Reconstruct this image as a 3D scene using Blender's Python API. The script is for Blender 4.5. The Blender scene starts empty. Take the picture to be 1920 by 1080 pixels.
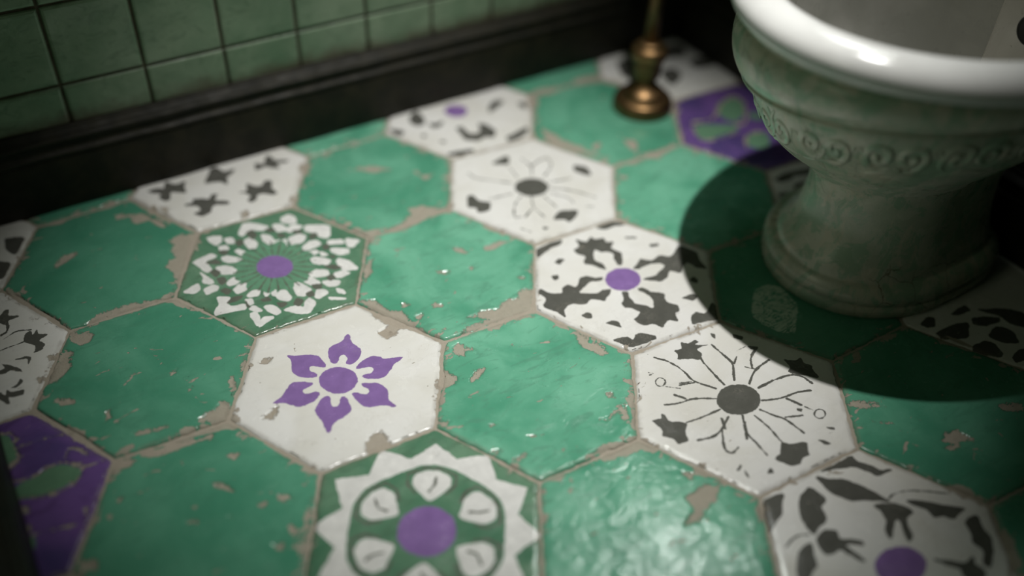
import bpy, math, random
import numpy as np
from math import sin, cos, pi, radians
from mathutils import Vector, Matrix

# ------------------------------------------------------------------ units
# 1 tile side = S metres. X runs along the left wall towards the back wall,
# Y runs towards the left wall, Z is up; floor tiles have their top at Z = 0.
S = 0.125
scene = bpy.context.scene

# ------------------------------------------------------------------ camera
cam_d = bpy.data.cameras.new('camera')
cam = bpy.data.objects.new('camera', cam_d)
scene.collection.objects.link(cam)
RW = ((0.8532999, 0.3237267, -0.4087545),
      (-0.5203260, 0.5794282, -0.6273148),
      (0.0337654, 0.7479733, 0.6628694))
CAM = (-2.021687, -7.360374, 6.292155)
m = Matrix(RW).to_4x4()
m.translation = Vector(CAM) * S
cam.matrix_world = m
cam_d.sensor_width = 36.0
cam_d.lens = 1828.74 / 1920 * 36
cam_d.clip_start = 0.02
cam_d.dof.use_dof = True
cam_d.dof.focus_distance = 8.75 * S
cam_d.dof.aperture_fstop = 0.85
scene.camera = cam

# ------------------------------------------------------------------ light
world = bpy.data.worlds.new('world')
scene.world = world
world.use_nodes = True
world.node_tree.nodes['Background'].inputs[0].default_value = (0.62, 0.66, 0.56, 1)
world.node_tree.nodes['Background'].inputs[1].default_value = 0.004


def lamp(name, kind, loc, aim, energy, color):
    d = bpy.data.lights.new(name, kind)
    o = bpy.data.objects.new(name, d)
    scene.collection.objects.link(o)
    o.location = Vector(loc) * S
    o.rotation_euler = (Vector(aim) - Vector(loc)).to_track_quat('-Z', 'Y').to_euler()
    d.energy = energy
    d.color = color
    return d


# the shaded ceiling lamp straight above the toilet's front edge
d = lamp('ceiling_lamp', 'SPOT', (3.2, -2.3, 14.4), (2.15, -0.9, 0), 136, (1.0, 0.985, 0.95))
d.spot_size = radians(40.5)
d.spot_blend = 1.0
d.shadow_soft_size = 0.014
# added area light by the back wall for tile sheen; no window there
d = lamp('sheen_light', 'AREA', (6.45, -0.4, 9.2), (1.3, -4.4, 0), 0.62, (0.95, 1.0, 0.95))
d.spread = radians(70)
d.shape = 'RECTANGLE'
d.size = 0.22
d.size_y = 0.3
# added fill light from the near left; no doorway there
d = lamp('fill_light', 'AREA', (-2.6, -3.2, 4.5), (5.0, -2.2, 1.4), .55, (0.93, 1.0, 0.72))
d.shape = 'RECTANGLE'
d.size = 0.35
d.size_y = 0.55

scene.view_settings.view_transform = 'Standard'
scene.view_settings.look = 'None'
scene.view_settings.exposure = 0.0
scene.view_settings.gamma = 1.0
scene.view_settings.use_curve_mapping = False
scene.cycles.use_denoising = True
scene.cycles.sample_clamp_indirect = 4.0
scene.cycles.max_bounces = 6
scene.cycles.adaptive_threshold = 0.02

# ------------------------------------------------------------------ data
# corners of every hexagonal tile (in tile sides) and the painted motifs:
# layer g green, w white, k black, p purple, c chipped-off glaze;
# P filled outline, L brush line of the given half width.
TILES = [
(-2,0,[(-1.883,1.777),(-2.325,2.621),(-3.262,2.633),(-3.8,1.806),(-3.338,.961),(-2.38,.936)]),
(-2,1,[(-1.955,.065),(-2.38,.936),(-3.338,.961),(-3.876,.122),(-3.415,-.739),(-2.444,-.768)]),
(-2,2,[(-1.997,-1.617),(-2.444,-.768),(-3.415,-.739),(-3.952,-1.59),(-3.491,-2.467),(-2.53,-2.494)]),
(-2,3,[(-2.093,-3.386),(-2.53,-2.494),(-3.491,-2.467),(-4.029,-3.329),(-3.568,-4.223),(-2.616,-4.254)]),
(-2,4,[(-2.182,-5.163),(-2.616,-4.254),(-3.568,-4.223),(-4.105,-5.097),(-3.668,-6.007),(-2.711,-6.042)]),
(-2,5,[(-2.279,-6.953),(-2.711,-6.042),(-3.668,-6.007),(-4.197,-6.865),(-3.777,-7.752),(-2.816,-7.796)]),
(-1,-1,[(-.431,2.583),(-.886,3.425),(-1.831,3.442),(-2.325,2.621),(-1.883,1.777),(-.94,1.8)]),
(-1,0,[(-.505,.903),(-.94,1.8),(-1.883,1.777),(-2.38,.936),(-1.955,.065),(-.998,.042)]),
(-1,1,[(-.53,-.83),(-.998,.042),(-1.955,.065),(-2.444,-.768),(-1.997,-1.617),(-1.07,-1.665)]),
(-1,2,[(-.627,-2.556),(-1.07,-1.665),(-1.997,-1.617),(-2.53,-2.494),(-2.093,-3.386),(-1.128,-3.422)]),
(-1,3,[(-.681,-4.329),(-1.128,-3.422),(-2.093,-3.386),(-2.616,-4.254),(-2.182,-5.163),(-1.211,-5.203)]),
(-1,4,[(-.766,-6.127),(-1.211,-5.203),(-2.182,-5.163),(-2.711,-6.042),(-2.279,-6.953),(-1.304,-6.997)]),
(-1,5,[(-.86,-7.885),(-1.304,-6.997),(-2.279,-6.953),(-2.816,-7.796),(-2.385,-8.684),(-1.405,-8.728)]),
(0,-1,[(1.011,1.646),(.533,2.557),(-.431,2.583),(-.94,1.8),(-.505,.903),(.506,.855)]),
(0,0,[(.978,-.017),(.506,.855),(-.505,.903),(-.998,.042),(-.53,-.83),(.448,-.863)]),
(0,1,[(.931,-1.728),(.448,-.863),(-.53,-.83),(-1.07,-1.665),(-.627,-2.556),(.386,-2.597)]),
(0,2,[(.843,-3.499),(.386,-2.597),(-.627,-2.556),(-1.128,-3.422),(-.681,-4.329),(.303,-4.373)]),
(0,3,[(.761,-5.296),(.303,-4.373),(-.681,-4.329),(-1.211,-5.203),(-.766,-6.127),(.222,-6.175)]),
(0,4,[(.678,-7.086),(.222,-6.175),(-.766,-6.127),(-1.304,-6.997),(-.86,-7.885),(.133,-7.929)]),
(1,-2,[(2.492,2.491),(2.031,3.348),(1.036,3.378),(.533,2.557),(1.011,1.646),(1.98,1.664)]),
(1,-1,[(2.413,.836),(1.98,1.664),(1.011,1.646),(.506,.855),(.978,-.017),(1.942,.001)]),
(1,0,[(2.416,-.933),(1.942,.001),(.978,-.017),(.448,-.863),(.931,-1.728),(1.879,-1.776)]),
(1,1,[(2.353,-2.704),(1.879,-1.776),(.931,-1.728),(.386,-2.597),(.843,-3.499),(1.794,-3.54)]),
(1,2,[(2.275,-4.49),(1.794,-3.54),(.843,-3.499),(.303,-4.373),(.761,-5.296),(1.762,-5.349)]),
(1,3,[(2.231,-6.287),(1.762,-5.349),(.761,-5.296),(.222,-6.175),(.678,-7.086),(1.685,-7.13)]),
(1,4,[(2.152,-8.017),(1.685,-7.13),(.678,-7.086),(.133,-7.929),(.587,-8.816),(1.599,-8.86)]),
(2,-2,[(3.975,1.581),(3.491,2.452),(2.492,2.491),(1.98,1.664),(2.413,.836),(3.466,.759)]),
(2,-1,[(3.959,-.181),(3.466,.759),(2.413,.836),(1.942,.001),(2.416,-.933),(3.411,-.994)]),
(2,0,[(3.928,-1.9),(3.411,-.994),(2.416,-.933),(1.879,-1.776),(2.353,-2.704),(3.34,-2.766)]),
(2,1,[(3.903,-3.69),(3.34,-2.766),(2.353,-2.704),(1.794,-3.54),(2.275,-4.49),(3.334,-4.533)]),
(2,2,[(3.821,-5.476),(3.334,-4.533),(2.275,-4.49),(1.762,-5.349),(2.231,-6.287),(3.251,-6.331)]),
(2,3,[(3.731,-7.218),(3.251,-6.331),(2.231,-6.287),(1.685,-7.13),(2.152,-8.017),(3.177,-8.061)]),
(3,-3,[(5.508,2.36),(5.028,3.23),(4.029,3.274),(3.491,2.452),(3.975,1.581),(4.989,1.533)]),
(3,-2,[(5.489,.646),(4.989,1.533),(3.975,1.581),(3.466,.759),(3.959,-.181),(4.963,-.193)]),
(3,-1,[(5.461,-1.095),(4.963,-.193),(3.959,-.181),(3.411,-.994),(3.928,-1.9),(4.928,-1.946)]),
(3,0,[(5.424,-2.865),(4.928,-1.946),(3.928,-1.9),(3.34,-2.766),(3.903,-3.69),(4.842,-3.677)]),
(3,1,[(5.378,-4.662),(4.842,-3.677),(3.903,-3.69),(3.334,-4.533),(3.821,-5.476),(4.831,-5.532)]),
(3,2,[(5.324,-6.419),(4.831,-5.532),(3.821,-5.476),(3.251,-6.331),(3.731,-7.218),(4.77,-7.262)]),
(3,3,[(5.26,-8.149),(4.77,-7.262),(3.731,-7.218),(3.177,-8.061),(3.655,-8.948),(4.699,-8.992)]),
(4,-3,[(7.047,1.422),(6.534,2.307),(5.508,2.36),(4.989,1.533),(5.489,.646),(6.521,.589)]),
(4,-2,[(7.031,-.312),(6.521,.589),(5.489,.646),(4.963,-.193),(5.461,-1.095),(6.498,-1.157)]),
(4,-1,[(7.007,-2.074),(6.498,-1.157),(5.461,-1.095),(4.928,-1.946),(5.424,-2.865),(6.466,-2.931)]),
(4,0,[(6.96,-3.865),(6.466,-2.931),(5.424,-2.865),(4.842,-3.677),(5.378,-4.662),(6.423,-4.733)]),
(4,1,[(6.884,-5.62),(6.423,-4.733),(5.378,-4.662),(4.831,-5.532),(5.324,-6.419),(6.346,-6.463)]),
(4,2,[(6.808,-7.35),(6.346,-6.463),(5.324,-6.419),(4.77,-7.262),(5.26,-8.149),(6.27,-8.193)]),
(5,-1,[(8.497,-3.077),(8.036,-2.145),(7.007,-2.074),(6.466,-2.931),(6.96,-3.865),(7.959,-3.934)]),
(5,0,[(8.421,-4.821),(7.959,-3.934),(6.96,-3.865),(6.423,-4.733),(6.884,-5.62),(7.883,-5.664)]),
(5,1,[(8.344,-6.551),(7.883,-5.664),(6.884,-5.62),(6.346,-6.463),(6.808,-7.35),(7.807,-7.394)]),
(5,2,[(8.268,-8.282),(7.807,-7.394),(6.808,-7.35),(6.27,-8.193),(6.731,-9.081),(7.73,-9.125)]),
]
MOTIF = {
(0,1): [
('p','P',0,[.051,-1.783,.023,-1.825,-.016,-1.853,-.063,-1.867,-.113,-1.864,-.161,-1.846,-.203,-1.813,-.234,-1.77,-.253,-1.719,-.256,-1.666,-.244,-1.616,-.217,-1.574,-.178,-1.544,-.13,-1.529,-.079,-1.531,-.03,-1.549,.013,-1.583,.045,-1.628,.063,-1.68,.065,-1.733]),
('p','P',0,[.216,-1.198,.235,-1.228,.2,-1.306,.221,-1.39,.236,-1.462,.216,-1.506,.141,-1.565,.081,-1.581,.048,-1.55,.048,-1.527,.081,-1.5,.084,-1.447,.065,-1.429,.026,-1.445,.003,-1.486,-.032,-1.506,-.062,-1.48,-.056,-1.383,-.022,-1.292,.017,-1.275,.093,-1.27,.153,-1.255,.178,-1.212]),
('p','P',0,[.092,-1.637,.146,-1.598,.222,-1.572,.296,-1.574,.349,-1.62,.351,-1.66,.419,-1.675,.472,-1.698,.537,-1.719,.482,-1.742,.408,-1.762,.341,-1.823,.286,-1.86,.222,-1.861,.154,-1.83,.107,-1.796,.1,-1.755,.132,-1.743,.184,-1.765,.219,-1.747,.228,-1.706,.193,-1.679,.146,-1.667,.098,-1.658]),
('p','P',0,[.056,-1.841,.087,-1.84,.185,-1.896,.227,-1.96,.221,-2.037,.182,-2.116,.19,-2.163,.222,-2.224,.182,-2.222,.145,-2.173,.078,-2.142,.006,-2.122,-.039,-2.089,-.058,-2.022,-.065,-1.947,-.063,-1.898,-.031,-1.896,.007,-1.947,.045,-1.973,.079,-1.956,.087,-1.917,.06,-1.887]),
('p','P',0,[-.258,-1.815,-.235,-1.843,-.258,-1.908,-.26,-1.957,-.229,-1.978,-.199,-1.956,-.168,-1.895,-.127,-1.894,-.115,-1.947,-.131,-2.037,-.144,-2.078,-.206,-2.105,-.291,-2.119,-.333,-2.136,-.388,-2.206,-.418,-2.209,-.409,-2.133,-.402,-2.035,-.414,-1.959,-.404,-1.902,-.359,-1.865,-.3,-1.82]),
('p','P',0,[-.293,-1.613,-.312,-1.647,-.369,-1.651,-.408,-1.65,-.415,-1.69,-.385,-1.714,-.327,-1.718,-.289,-1.747,-.317,-1.789,-.381,-1.824,-.453,-1.832,-.514,-1.812,-.554,-1.768,-.603,-1.719,-.649,-1.686,-.692,-1.672,-.635,-1.651,-.577,-1.627,-.525,-1.57,-.458,-1.527,-.387,-1.549]),
('p','P',0,[-.377,-1.183,-.329,-1.229,-.258,-1.257,-.187,-1.286,-.131,-1.326,-.113,-1.406,-.121,-1.508,-.166,-1.483,-.2,-1.441,-.241,-1.417,-.263,-1.443,-.267,-1.479,-.228,-1.531,-.237,-1.564,-.272,-1.563,-.323,-1.541,-.374,-1.493,-.409,-1.429,-.404,-1.371,-.371,-1.314,-.365,-1.255]),
('c','P',0,[.519,-1.069,.563,-1.24,.59,-1.284,.441,-1.315,.493,-1.443,.58,-1.421,.65,-1.375,.746,-1.415,.808,-1.521,.865,-1.525,.729,-1.216,.58,-1.043]),
('c','P',0,[-.185,-2.443,-.129,-2.41,-.02,-2.4,-.011,-2.466,-.004,-2.568,-.134,-2.621,-.233,-2.596]),
('c','P',0,[-.837,-1.785,-.748,-1.734,-.658,-1.705,-.691,-1.789,-.75,-1.823]),
('c','P',0,[-.62,-1.168,-.556,-1.137,-.488,-1.163,-.548,-1.208]),
],
(2,0): [
('p','P',0,[3.041,-1.919,3.001,-1.958,2.95,-1.984,2.892,-1.996,2.835,-1.991,2.782,-1.971,2.739,-1.938,2.71,-1.894,2.698,-1.844,2.704,-1.792,2.728,-1.744,2.767,-1.704,2.819,-1.676,2.877,-1.663,2.936,-1.667,2.99,-1.687,3.034,-1.722,3.063,-1.767,3.074,-1.818,3.067,-1.871]),
('k','P',0,[2.717,-1.203,2.807,-1.192,2.827,-1.065,2.905,-1.171,2.998,-1.109,3.003,-1.175,3.107,-1.195,3.08,-1.268,3.16,-1.3,3.065,-1.372,3.123,-1.478,3.085,-1.554,3.004,-1.652,2.969,-1.621,3.001,-1.507,3.039,-1.455,2.998,-1.396,2.944,-1.378,2.909,-1.309,2.835,-1.391,2.81,-1.449,2.851,-1.532,2.832,-1.639,2.78,-1.587,2.745,-1.496,2.68,-1.449,2.716,-1.397,2.77,-1.354,2.71,-1.285]),
('k','P',0,[3.067,-1.747,3.152,-1.711,3.233,-1.648,3.274,-1.707,3.315,-1.742,3.446,-1.705,3.515,-1.793,3.717,-1.671,3.81,-1.859,3.753,-1.949,3.728,-2.126,3.635,-2.051,3.617,-1.946,3.529,-1.969,3.452,-2.043,3.406,-1.994,3.372,-1.952,3.296,-2.026,3.194,-2.05,3.108,-1.99,3.056,-1.927,3.121,-1.929,3.18,-1.938,3.228,-1.942,3.314,-1.896,3.382,-1.875,3.36,-1.815,3.259,-1.771,3.186,-1.778,3.114,-1.785]),
('k','P',0,[2.091,-1.536,2.145,-1.655,2.247,-1.712,2.279,-1.641,2.369,-1.623,2.405,-1.711,2.529,-1.598,2.598,-1.614,2.662,-1.684,2.738,-1.703,2.697,-1.749,2.587,-1.7,2.473,-1.749,2.383,-1.788,2.451,-1.826,2.542,-1.877,2.616,-1.863,2.708,-1.892,2.656,-1.941,2.571,-1.982,2.543,-2.01,2.498,-1.963,2.436,-1.917,2.347,-1.955,2.263,-1.897,2.197,-1.881,2.121,-1.925,2.081,-2.019,2.045,-1.903,1.974,-1.778,2.07,-1.701,2.038,-1.595]),
('k','P',0,[2.765,-1.968,2.822,-2.011,2.781,-2.077,2.786,-2.135,2.769,-2.18,2.836,-2.239,2.88,-2.329,2.95,-2.238,2.963,-2.157,2.919,-2.043,2.926,-2.002,2.989,-2.037,3.01,-2.117,3.062,-2.157,3.113,-2.207,3.058,-2.277,3.068,-2.337,3.124,-2.401,3.081,-2.474,3.019,-2.481,2.982,-2.598,2.911,-2.516,2.798,-2.588,2.755,-2.491,2.661,-2.47,2.634,-2.402,2.623,-2.344,2.706,-2.327,2.74,-2.304,2.706,-2.221,2.645,-2.175,2.656,-2.117,2.713,-2.083]),
('k','P',0,[2.388,-1.008,2.53,-.989,2.718,-1.005,2.657,-1.071,2.507,-1.075,2.314,-1.15]),
('k','P',0,[3.112,-1.018,3.296,-1.002,3.41,-1.038,3.443,-1.136,3.318,-1.093,3.179,-1.094]),
('k','P',0,[2.283,-2.471,2.385,-2.488,2.444,-2.511,2.461,-2.571,2.514,-2.52,2.585,-2.53,2.677,-2.633,2.656,-2.671,2.515,-2.662,2.391,-2.655]),
('k','P',0,[3.135,-2.579,3.216,-2.56,3.27,-2.633,3.45,-2.518,3.443,-2.645,3.333,-2.754,3.204,-2.712,3.064,-2.686]),
('k','P',0,[2.421,-1.281,2.509,-1.246,2.556,-1.296,2.463,-1.34]),
('k','P',0,[2.286,-1.44,2.36,-1.458,2.339,-1.515,2.282,-1.518]),
('k','P',0,[3.297,-1.287,3.407,-1.348,3.4,-1.382,3.302,-1.328]),
('k','P',0,[3.443,-1.519,3.541,-1.549,3.52,-1.587,3.434,-1.564]),
('k','P',0,[3.445,-2.167,3.532,-2.134,3.539,-2.208,3.483,-2.245]),
('k','P',0,[2.223,-2.056,2.3,-2.046,2.333,-2.086,2.291,-2.147,2.241,-2.108]),
('k','P',0,[2.364,-2.261,2.441,-2.262,2.49,-2.301,2.464,-2.39,2.414,-2.32]),
('k','P',0,[3.201,-2.335,3.365,-2.337,3.386,-2.394,3.291,-2.429]),
],
(2,1): [
('k','P',0,[2.992,-3.716,2.946,-3.754,2.887,-3.777,2.823,-3.786,2.759,-3.778,2.702,-3.755,2.655,-3.718,2.625,-3.673,2.613,-3.621,2.622,-3.569,2.65,-3.522,2.695,-3.483,2.753,-3.458,2.818,-3.448,2.884,-3.455,2.944,-3.479,2.991,-3.516,3.022,-3.564,3.032,-3.617,3.022,-3.669]),
('k','P',0,[2.701,-2.867,2.776,-2.885,2.825,-2.812,2.872,-2.864,2.962,-2.851,2.981,-2.9,2.912,-2.899,3.042,-2.972,2.898,-2.953,2.896,-3.027,2.841,-3.081,2.748,-3.016,2.654,-2.976,2.701,-2.929]),
('k','P',0,[2.009,-3.431,2.095,-3.459,2.13,-3.414,2.15,-3.447,2.134,-3.513,2.266,-3.61,2.176,-3.675,2.15,-3.774,2.041,-3.753,2.05,-3.686,1.975,-3.612,2.027,-3.569,2.012,-3.496]),
('k','P',0,[2.82,-4.158,2.862,-4.223,2.974,-4.246,2.999,-4.281,2.941,-4.34,2.933,-4.396,2.847,-4.377,2.792,-4.415,2.701,-4.393,2.671,-4.326,2.635,-4.266,2.72,-4.254,2.77,-4.201]),
('k','P',0,[3.507,-3.446,3.593,-3.519,3.672,-3.502,3.638,-3.581,3.69,-3.635,3.652,-3.673,3.636,-3.795,3.539,-3.704,3.422,-3.591,3.493,-3.559]),
('k','P',0,[3.099,-4.297,3.145,-4.329,3.177,-4.393,3.117,-4.376]),
('k','P',0,[2.557,-4.31,2.545,-4.372,2.474,-4.351]),
('k','P',0,[3.143,-2.851,3.184,-2.887,3.136,-2.937,3.121,-2.903]),
('k','P',0,[3.323,-2.953,3.39,-3.041,3.346,-3.068,3.292,-3.012]),
('k','P',0,[3.335,-3.15,3.409,-3.205,3.373,-3.234,3.332,-3.199]),
('k','P',0,[3.196,-3.944,3.234,-3.977,3.201,-4.002,3.18,-3.972]),
('k','P',0,[3.268,-4.225,3.331,-4.271,3.31,-4.291,3.263,-4.25]),
('k','L',.01,[2.83,-3.419,2.832,-3.268,2.841,-3.118,2.855,-3.065]),
('k','L',.01,[2.942,-3.425,3.074,-3.262,3.065,-3.134,3.055,-2.98]),
('k','L',.01,[3.033,-3.523,3.184,-3.42,3.385,-3.389]),
('k','L',.012,[3.07,-3.602,3.251,-3.6,3.4,-3.614,3.507,-3.674,3.526,-3.802]),
('k','L',.01,[2.994,-3.729,3.15,-3.795,3.335,-3.81,3.454,-3.854]),
('k','L',.013,[3.201,-3.824,3.256,-3.934]),
('k','L',.011,[2.908,-3.802,2.964,-3.911,3.026,-3.99,3.052,-4.186]),
('k','L',.011,[3.039,-3.975,3.18,-4.034]),
('k','L',.01,[2.818,-3.828,2.835,-3.967,2.82,-4.158]),
('k','L',.01,[2.729,-3.777,2.622,-3.93,2.623,-4.117,2.617,-4.205]),
('k','L',.011,[2.609,-3.73,2.461,-3.816,2.351,-3.838,2.217,-3.802]),
('k','L',.011,[2.603,-3.628,2.421,-3.623,2.253,-3.602]),
('k','L',.01,[2.654,-3.513,2.481,-3.414,2.341,-3.402,2.215,-3.352]),
('k','L',.012,[2.416,-3.378,2.364,-3.303]),
('k','L',.01,[2.732,-3.421,2.647,-3.304,2.608,-3.235,2.621,-3.125,2.581,-2.958,2.494,-2.848]),
('k','L',.01,[2.595,-3.251,2.491,-3.215]),
('k','L',.011,[2.463,-3.818,2.344,-3.978,2.368,-4.052,2.464,-4.026]),
('k','L',.011,[3.179,-3.393,3.269,-3.274,3.402,-3.213]),
('k','L',.011,[3.081,-3.266,3.158,-3.212]),
('k','L',.011,[2.547,-3.716,2.498,-3.817]),
('k','L',.012,[2.697,-3.845,2.585,-3.993]),
('k','L',.012,[2.306,-4.205,2.353,-4.183]),
('k','L',.011,[2.348,-4.239,2.332,-4.298]),
('k','L',.013,[3.065,-3.11,3.074,-3.262]),
('k','L',.011,[2.478,-3.231,2.608,-3.27]),
('k','L',.006,[2.391,-3.14,2.369,-3.157,2.343,-3.165,2.319,-3.159,2.304,-3.142,2.302,-3.119,2.313,-3.095,2.334,-3.077,2.36,-3.07,2.384,-3.075,2.399,-3.092,2.402,-3.116,2.391,-3.14]),
('k','L',.007,[3.37,-4.121,3.345,-4.137,3.315,-4.142,3.288,-4.135,3.272,-4.117,3.27,-4.094,3.284,-4.071,3.309,-4.055,3.339,-4.049,3.366,-4.057,3.383,-4.074,3.384,-4.098,3.37,-4.121]),
('k','L',.006,[2.332,-2.973,2.371,-3.007,2.319,-3.001]),
('k','L',.006,[2.356,-3.184,2.453,-3.263]),
('k','L',.006,[3.274,-3.977,3.307,-4.036]),
('k','L',.006,[3.314,-3.151,3.209,-3.154]),
('k','L',.006,[3.14,-3.347,3.198,-3.416]),
],
(2,-1): [
('k','P',0,[3.08,-.169,3.044,-.207,2.997,-.233,2.943,-.243,2.886,-.239,2.833,-.218,2.789,-.185,2.757,-.142,2.74,-.092,2.742,-.041,2.76,.006,2.795,.045,2.841,.072,2.896,.084,2.954,.079,3.008,.059,3.054,.025,3.086,-.02,3.102,-.07,3.099,-.122]),
('k','P',0,[2.758,.529,2.936,.579,3.011,.563,2.922,.416]),
('k','P',0,[3.571,.051,3.661,-.022,3.666,-.12,3.627,-.218,3.565,-.16,3.512,-.037]),
('k','P',0,[2.217,.108,2.277,.109,2.28,-.025,2.38,-.102,2.294,-.228,2.166,-.2,2.203,-.113,2.123,-.059]),
('k','P',0,[2.8,-.687,2.952,-.59,3.128,-.676,3.059,-.756,2.928,-.809,2.919,-.742]),
('k','P',0,[2.642,-.745,2.691,-.782,2.632,-.791]),
('k','L',.007,[2.833,-.218,2.732,-.404,2.751,-.607]),
('k','L',.007,[2.732,-.404,2.573,-.509]),
('k','L',.007,[2.734,-.164,2.572,-.273,2.455,-.465,2.533,-.487]),
('k','L',.007,[2.947,-.281,2.963,-.531]),
('k','L',.007,[2.882,.165,2.906,.389]),
('k','L',.007,[3.039,.103,3.139,.262,3.112,.447]),
('k','L',.007,[3.139,.262,3.315,.336,3.402,.313,3.341,.152,3.164,.034]),
('k','L',.007,[2.776,.084,2.601,.249,2.455,.375,2.444,.498]),
('k','L',.007,[3.14,-.091,3.388,-.146]),
('k','L',.007,[3.085,-.176,3.309,-.367,3.431,-.58]),
('k','L',.009,[2.662,-.08,2.4,-.047]),
('k','L',.007,[3.041,-.265,3.171,-.426,3.168,-.535]),
('k','L',.007,[3.256,-.67,3.317,-.704]),
('k','L',.007,[2.428,-.657,2.487,-.751]),
],
(0,-1): [
('k','P',0,[-.748,1.826,-.658,1.84,-.575,1.794,-.528,1.916,-.492,1.854,-.441,1.805,-.383,1.816,-.337,1.822,-.387,1.733,-.393,1.611,-.467,1.652,-.535,1.71,-.587,1.574,-.64,1.573,-.673,1.642,-.629,1.72,-.718,1.779]),
('k','P',0,[-.174,1.68,-.066,1.836,-.026,1.923,.038,1.911,.073,1.782,.211,1.783,.127,1.708,.07,1.675,.036,1.544,-.005,1.619,-.089,1.666]),
('k','P',0,[-.5,1.405,-.375,1.397,-.374,1.467,-.297,1.435,-.22,1.373,-.173,1.449,-.114,1.428,-.189,1.335,-.054,1.251,-.072,1.2,-.194,1.257,-.247,1.226,-.284,1.147,-.39,1.117,-.446,1.207,-.355,1.226,-.357,1.317]),
('k','P',0,[.09,1.347,.183,1.327,.221,1.464,.277,1.37,.359,1.346,.421,1.419,.474,1.379,.421,1.27,.453,1.148,.39,1.13,.329,1.205,.245,1.22,.213,1.135,.151,1.118,.124,1.164,.192,1.229,.142,1.308]),
('k','P',0,[.393,1.651,.431,1.786,.521,1.715,.587,1.859,.634,1.857,.637,1.741,.787,1.671,.753,1.645,.644,1.67,.638,1.562,.568,1.622,.52,1.681,.454,1.662]),
('c','P',0,[-.715,1.463,-.662,1.464,-.613,1.417,-.671,1.4]),
('c','P',0,[-.013,.998,.063,.996,.042,.909,-.024,.906]),
],
(2,-2): [
('p','P',0,[3.078,1.637,3.051,1.603,3.015,1.579,2.973,1.567,2.929,1.568,2.888,1.583,2.853,1.609,2.828,1.645,2.815,1.686,2.816,1.729,2.83,1.77,2.857,1.805,2.893,1.83,2.936,1.843,2.98,1.842,3.022,1.827,3.058,1.8,3.083,1.764,3.095,1.722,3.094,1.678]),
('k','P',0,[2.072,1.736,2.198,1.591,2.132,1.529,2.072,1.594]),
('k','P',0,[2.377,1.829,2.526,1.933,2.537,1.767,2.473,1.62,2.38,1.625,2.351,1.708]),
('k','P',0,[2.528,1.613,2.594,1.555,2.715,1.58,2.622,1.495,2.538,1.496]),
('k','P',0,[2.77,1.371,2.845,1.353,2.834,1.226,2.871,1.163,2.954,1.139,3.012,1.197,3.052,1.331,3.117,1.273,3.151,1.099,3.073,.988,2.971,1.043,2.878,1.007,2.741,1.103,2.77,1.239]),
('k','P',0,[3.391,1.635,3.513,1.689,3.589,1.624,3.457,1.552,3.287,1.479]),
('k','P',0,[3.723,1.505,3.803,1.486,3.744,1.351,3.707,1.394]),
('k','P',0,[3.192,.902,3.306,.928,3.548,.997,3.446,.874,3.293,.826,3.171,.827]),
('k','P',0,[2.416,.941,2.55,.93,2.713,.884,2.713,.843,2.56,.842,2.444,.885]),
('k','P',0,[2.347,1.424,2.383,1.404,2.356,1.375,2.335,1.391]),
('k','P',0,[2.472,1.216,2.526,1.186,2.504,1.166,2.468,1.186]),
],
(2,2): [
('p','P',0,[2.941,-5.602,2.891,-5.633,2.829,-5.651,2.762,-5.654,2.697,-5.643,2.638,-5.618,2.592,-5.582,2.563,-5.538,2.553,-5.49,2.565,-5.443,2.596,-5.401,2.645,-5.369,2.706,-5.349,2.774,-5.344,2.842,-5.355,2.903,-5.381,2.951,-5.418,2.98,-5.464,2.988,-5.513,2.974,-5.56]),
('k','P',0,[3.014,-4.566,3.224,-4.56,3.21,-4.637,3.3,-4.739,3.308,-4.793,3.411,-4.836,3.254,-4.812,3.226,-4.746,3.162,-4.651,3.024,-4.597,2.875,-4.553]),
('k','P',0,[2.809,-4.572,2.894,-4.662,2.979,-4.703,3.058,-4.813,3.124,-4.963,3.15,-5.057,3.092,-4.992,2.968,-4.928,2.869,-4.871,2.806,-4.748,2.808,-4.653]),
('k','P',0,[2.677,-4.626,2.707,-4.659,2.721,-4.778,2.628,-4.802,2.599,-4.893,2.551,-4.926,2.484,-4.932,2.399,-4.972,2.398,-4.912,2.429,-4.795,2.496,-4.711,2.598,-4.644]),
('k','P',0,[2.279,-4.539,2.401,-4.546,2.464,-4.567,2.378,-4.627,2.317,-4.7,2.214,-4.731,2.104,-4.787,2.183,-4.653]),
('k','P',0,[3.011,-5.008,3.091,-5.038,3.16,-5.078,3.217,-5.142,3.234,-5.214,3.144,-5.208,3.081,-5.292,3.059,-5.354,2.99,-5.387,3.021,-5.317,3.083,-5.233,3.075,-5.183,3.025,-5.2,2.886,-5.298,2.907,-5.221,2.996,-5.168,3.029,-5.08]),
('k','P',0,[3.27,-5.11,3.374,-5.178,3.451,-5.254,3.548,-5.341,3.626,-5.401,3.528,-5.399,3.455,-5.418,3.419,-5.351,3.339,-5.336,3.354,-5.252,3.297,-5.173]),
('k','P',0,[3.512,-5.481,3.655,-5.487,3.596,-5.575,3.566,-5.692,3.459,-5.789,3.347,-5.851,3.33,-5.813,3.433,-5.731,3.42,-5.636,3.473,-5.593]),
('k','P',0,[2.571,-5.027,2.494,-4.983,2.391,-5.011,2.355,-5.077,2.347,-5.144,2.403,-5.163,2.478,-5.163,2.516,-5.242,2.535,-5.31,2.568,-5.336,2.544,-5.244,2.524,-5.147,2.59,-5.17,2.662,-5.233,2.666,-5.2,2.595,-5.137,2.529,-5.098]),
('k','P',0,[2.335,-5.008,2.206,-5.019,2.1,-5.099,2.024,-5.193,2.088,-5.23,2.158,-5.189,2.221,-5.183,2.254,-5.105]),
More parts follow.
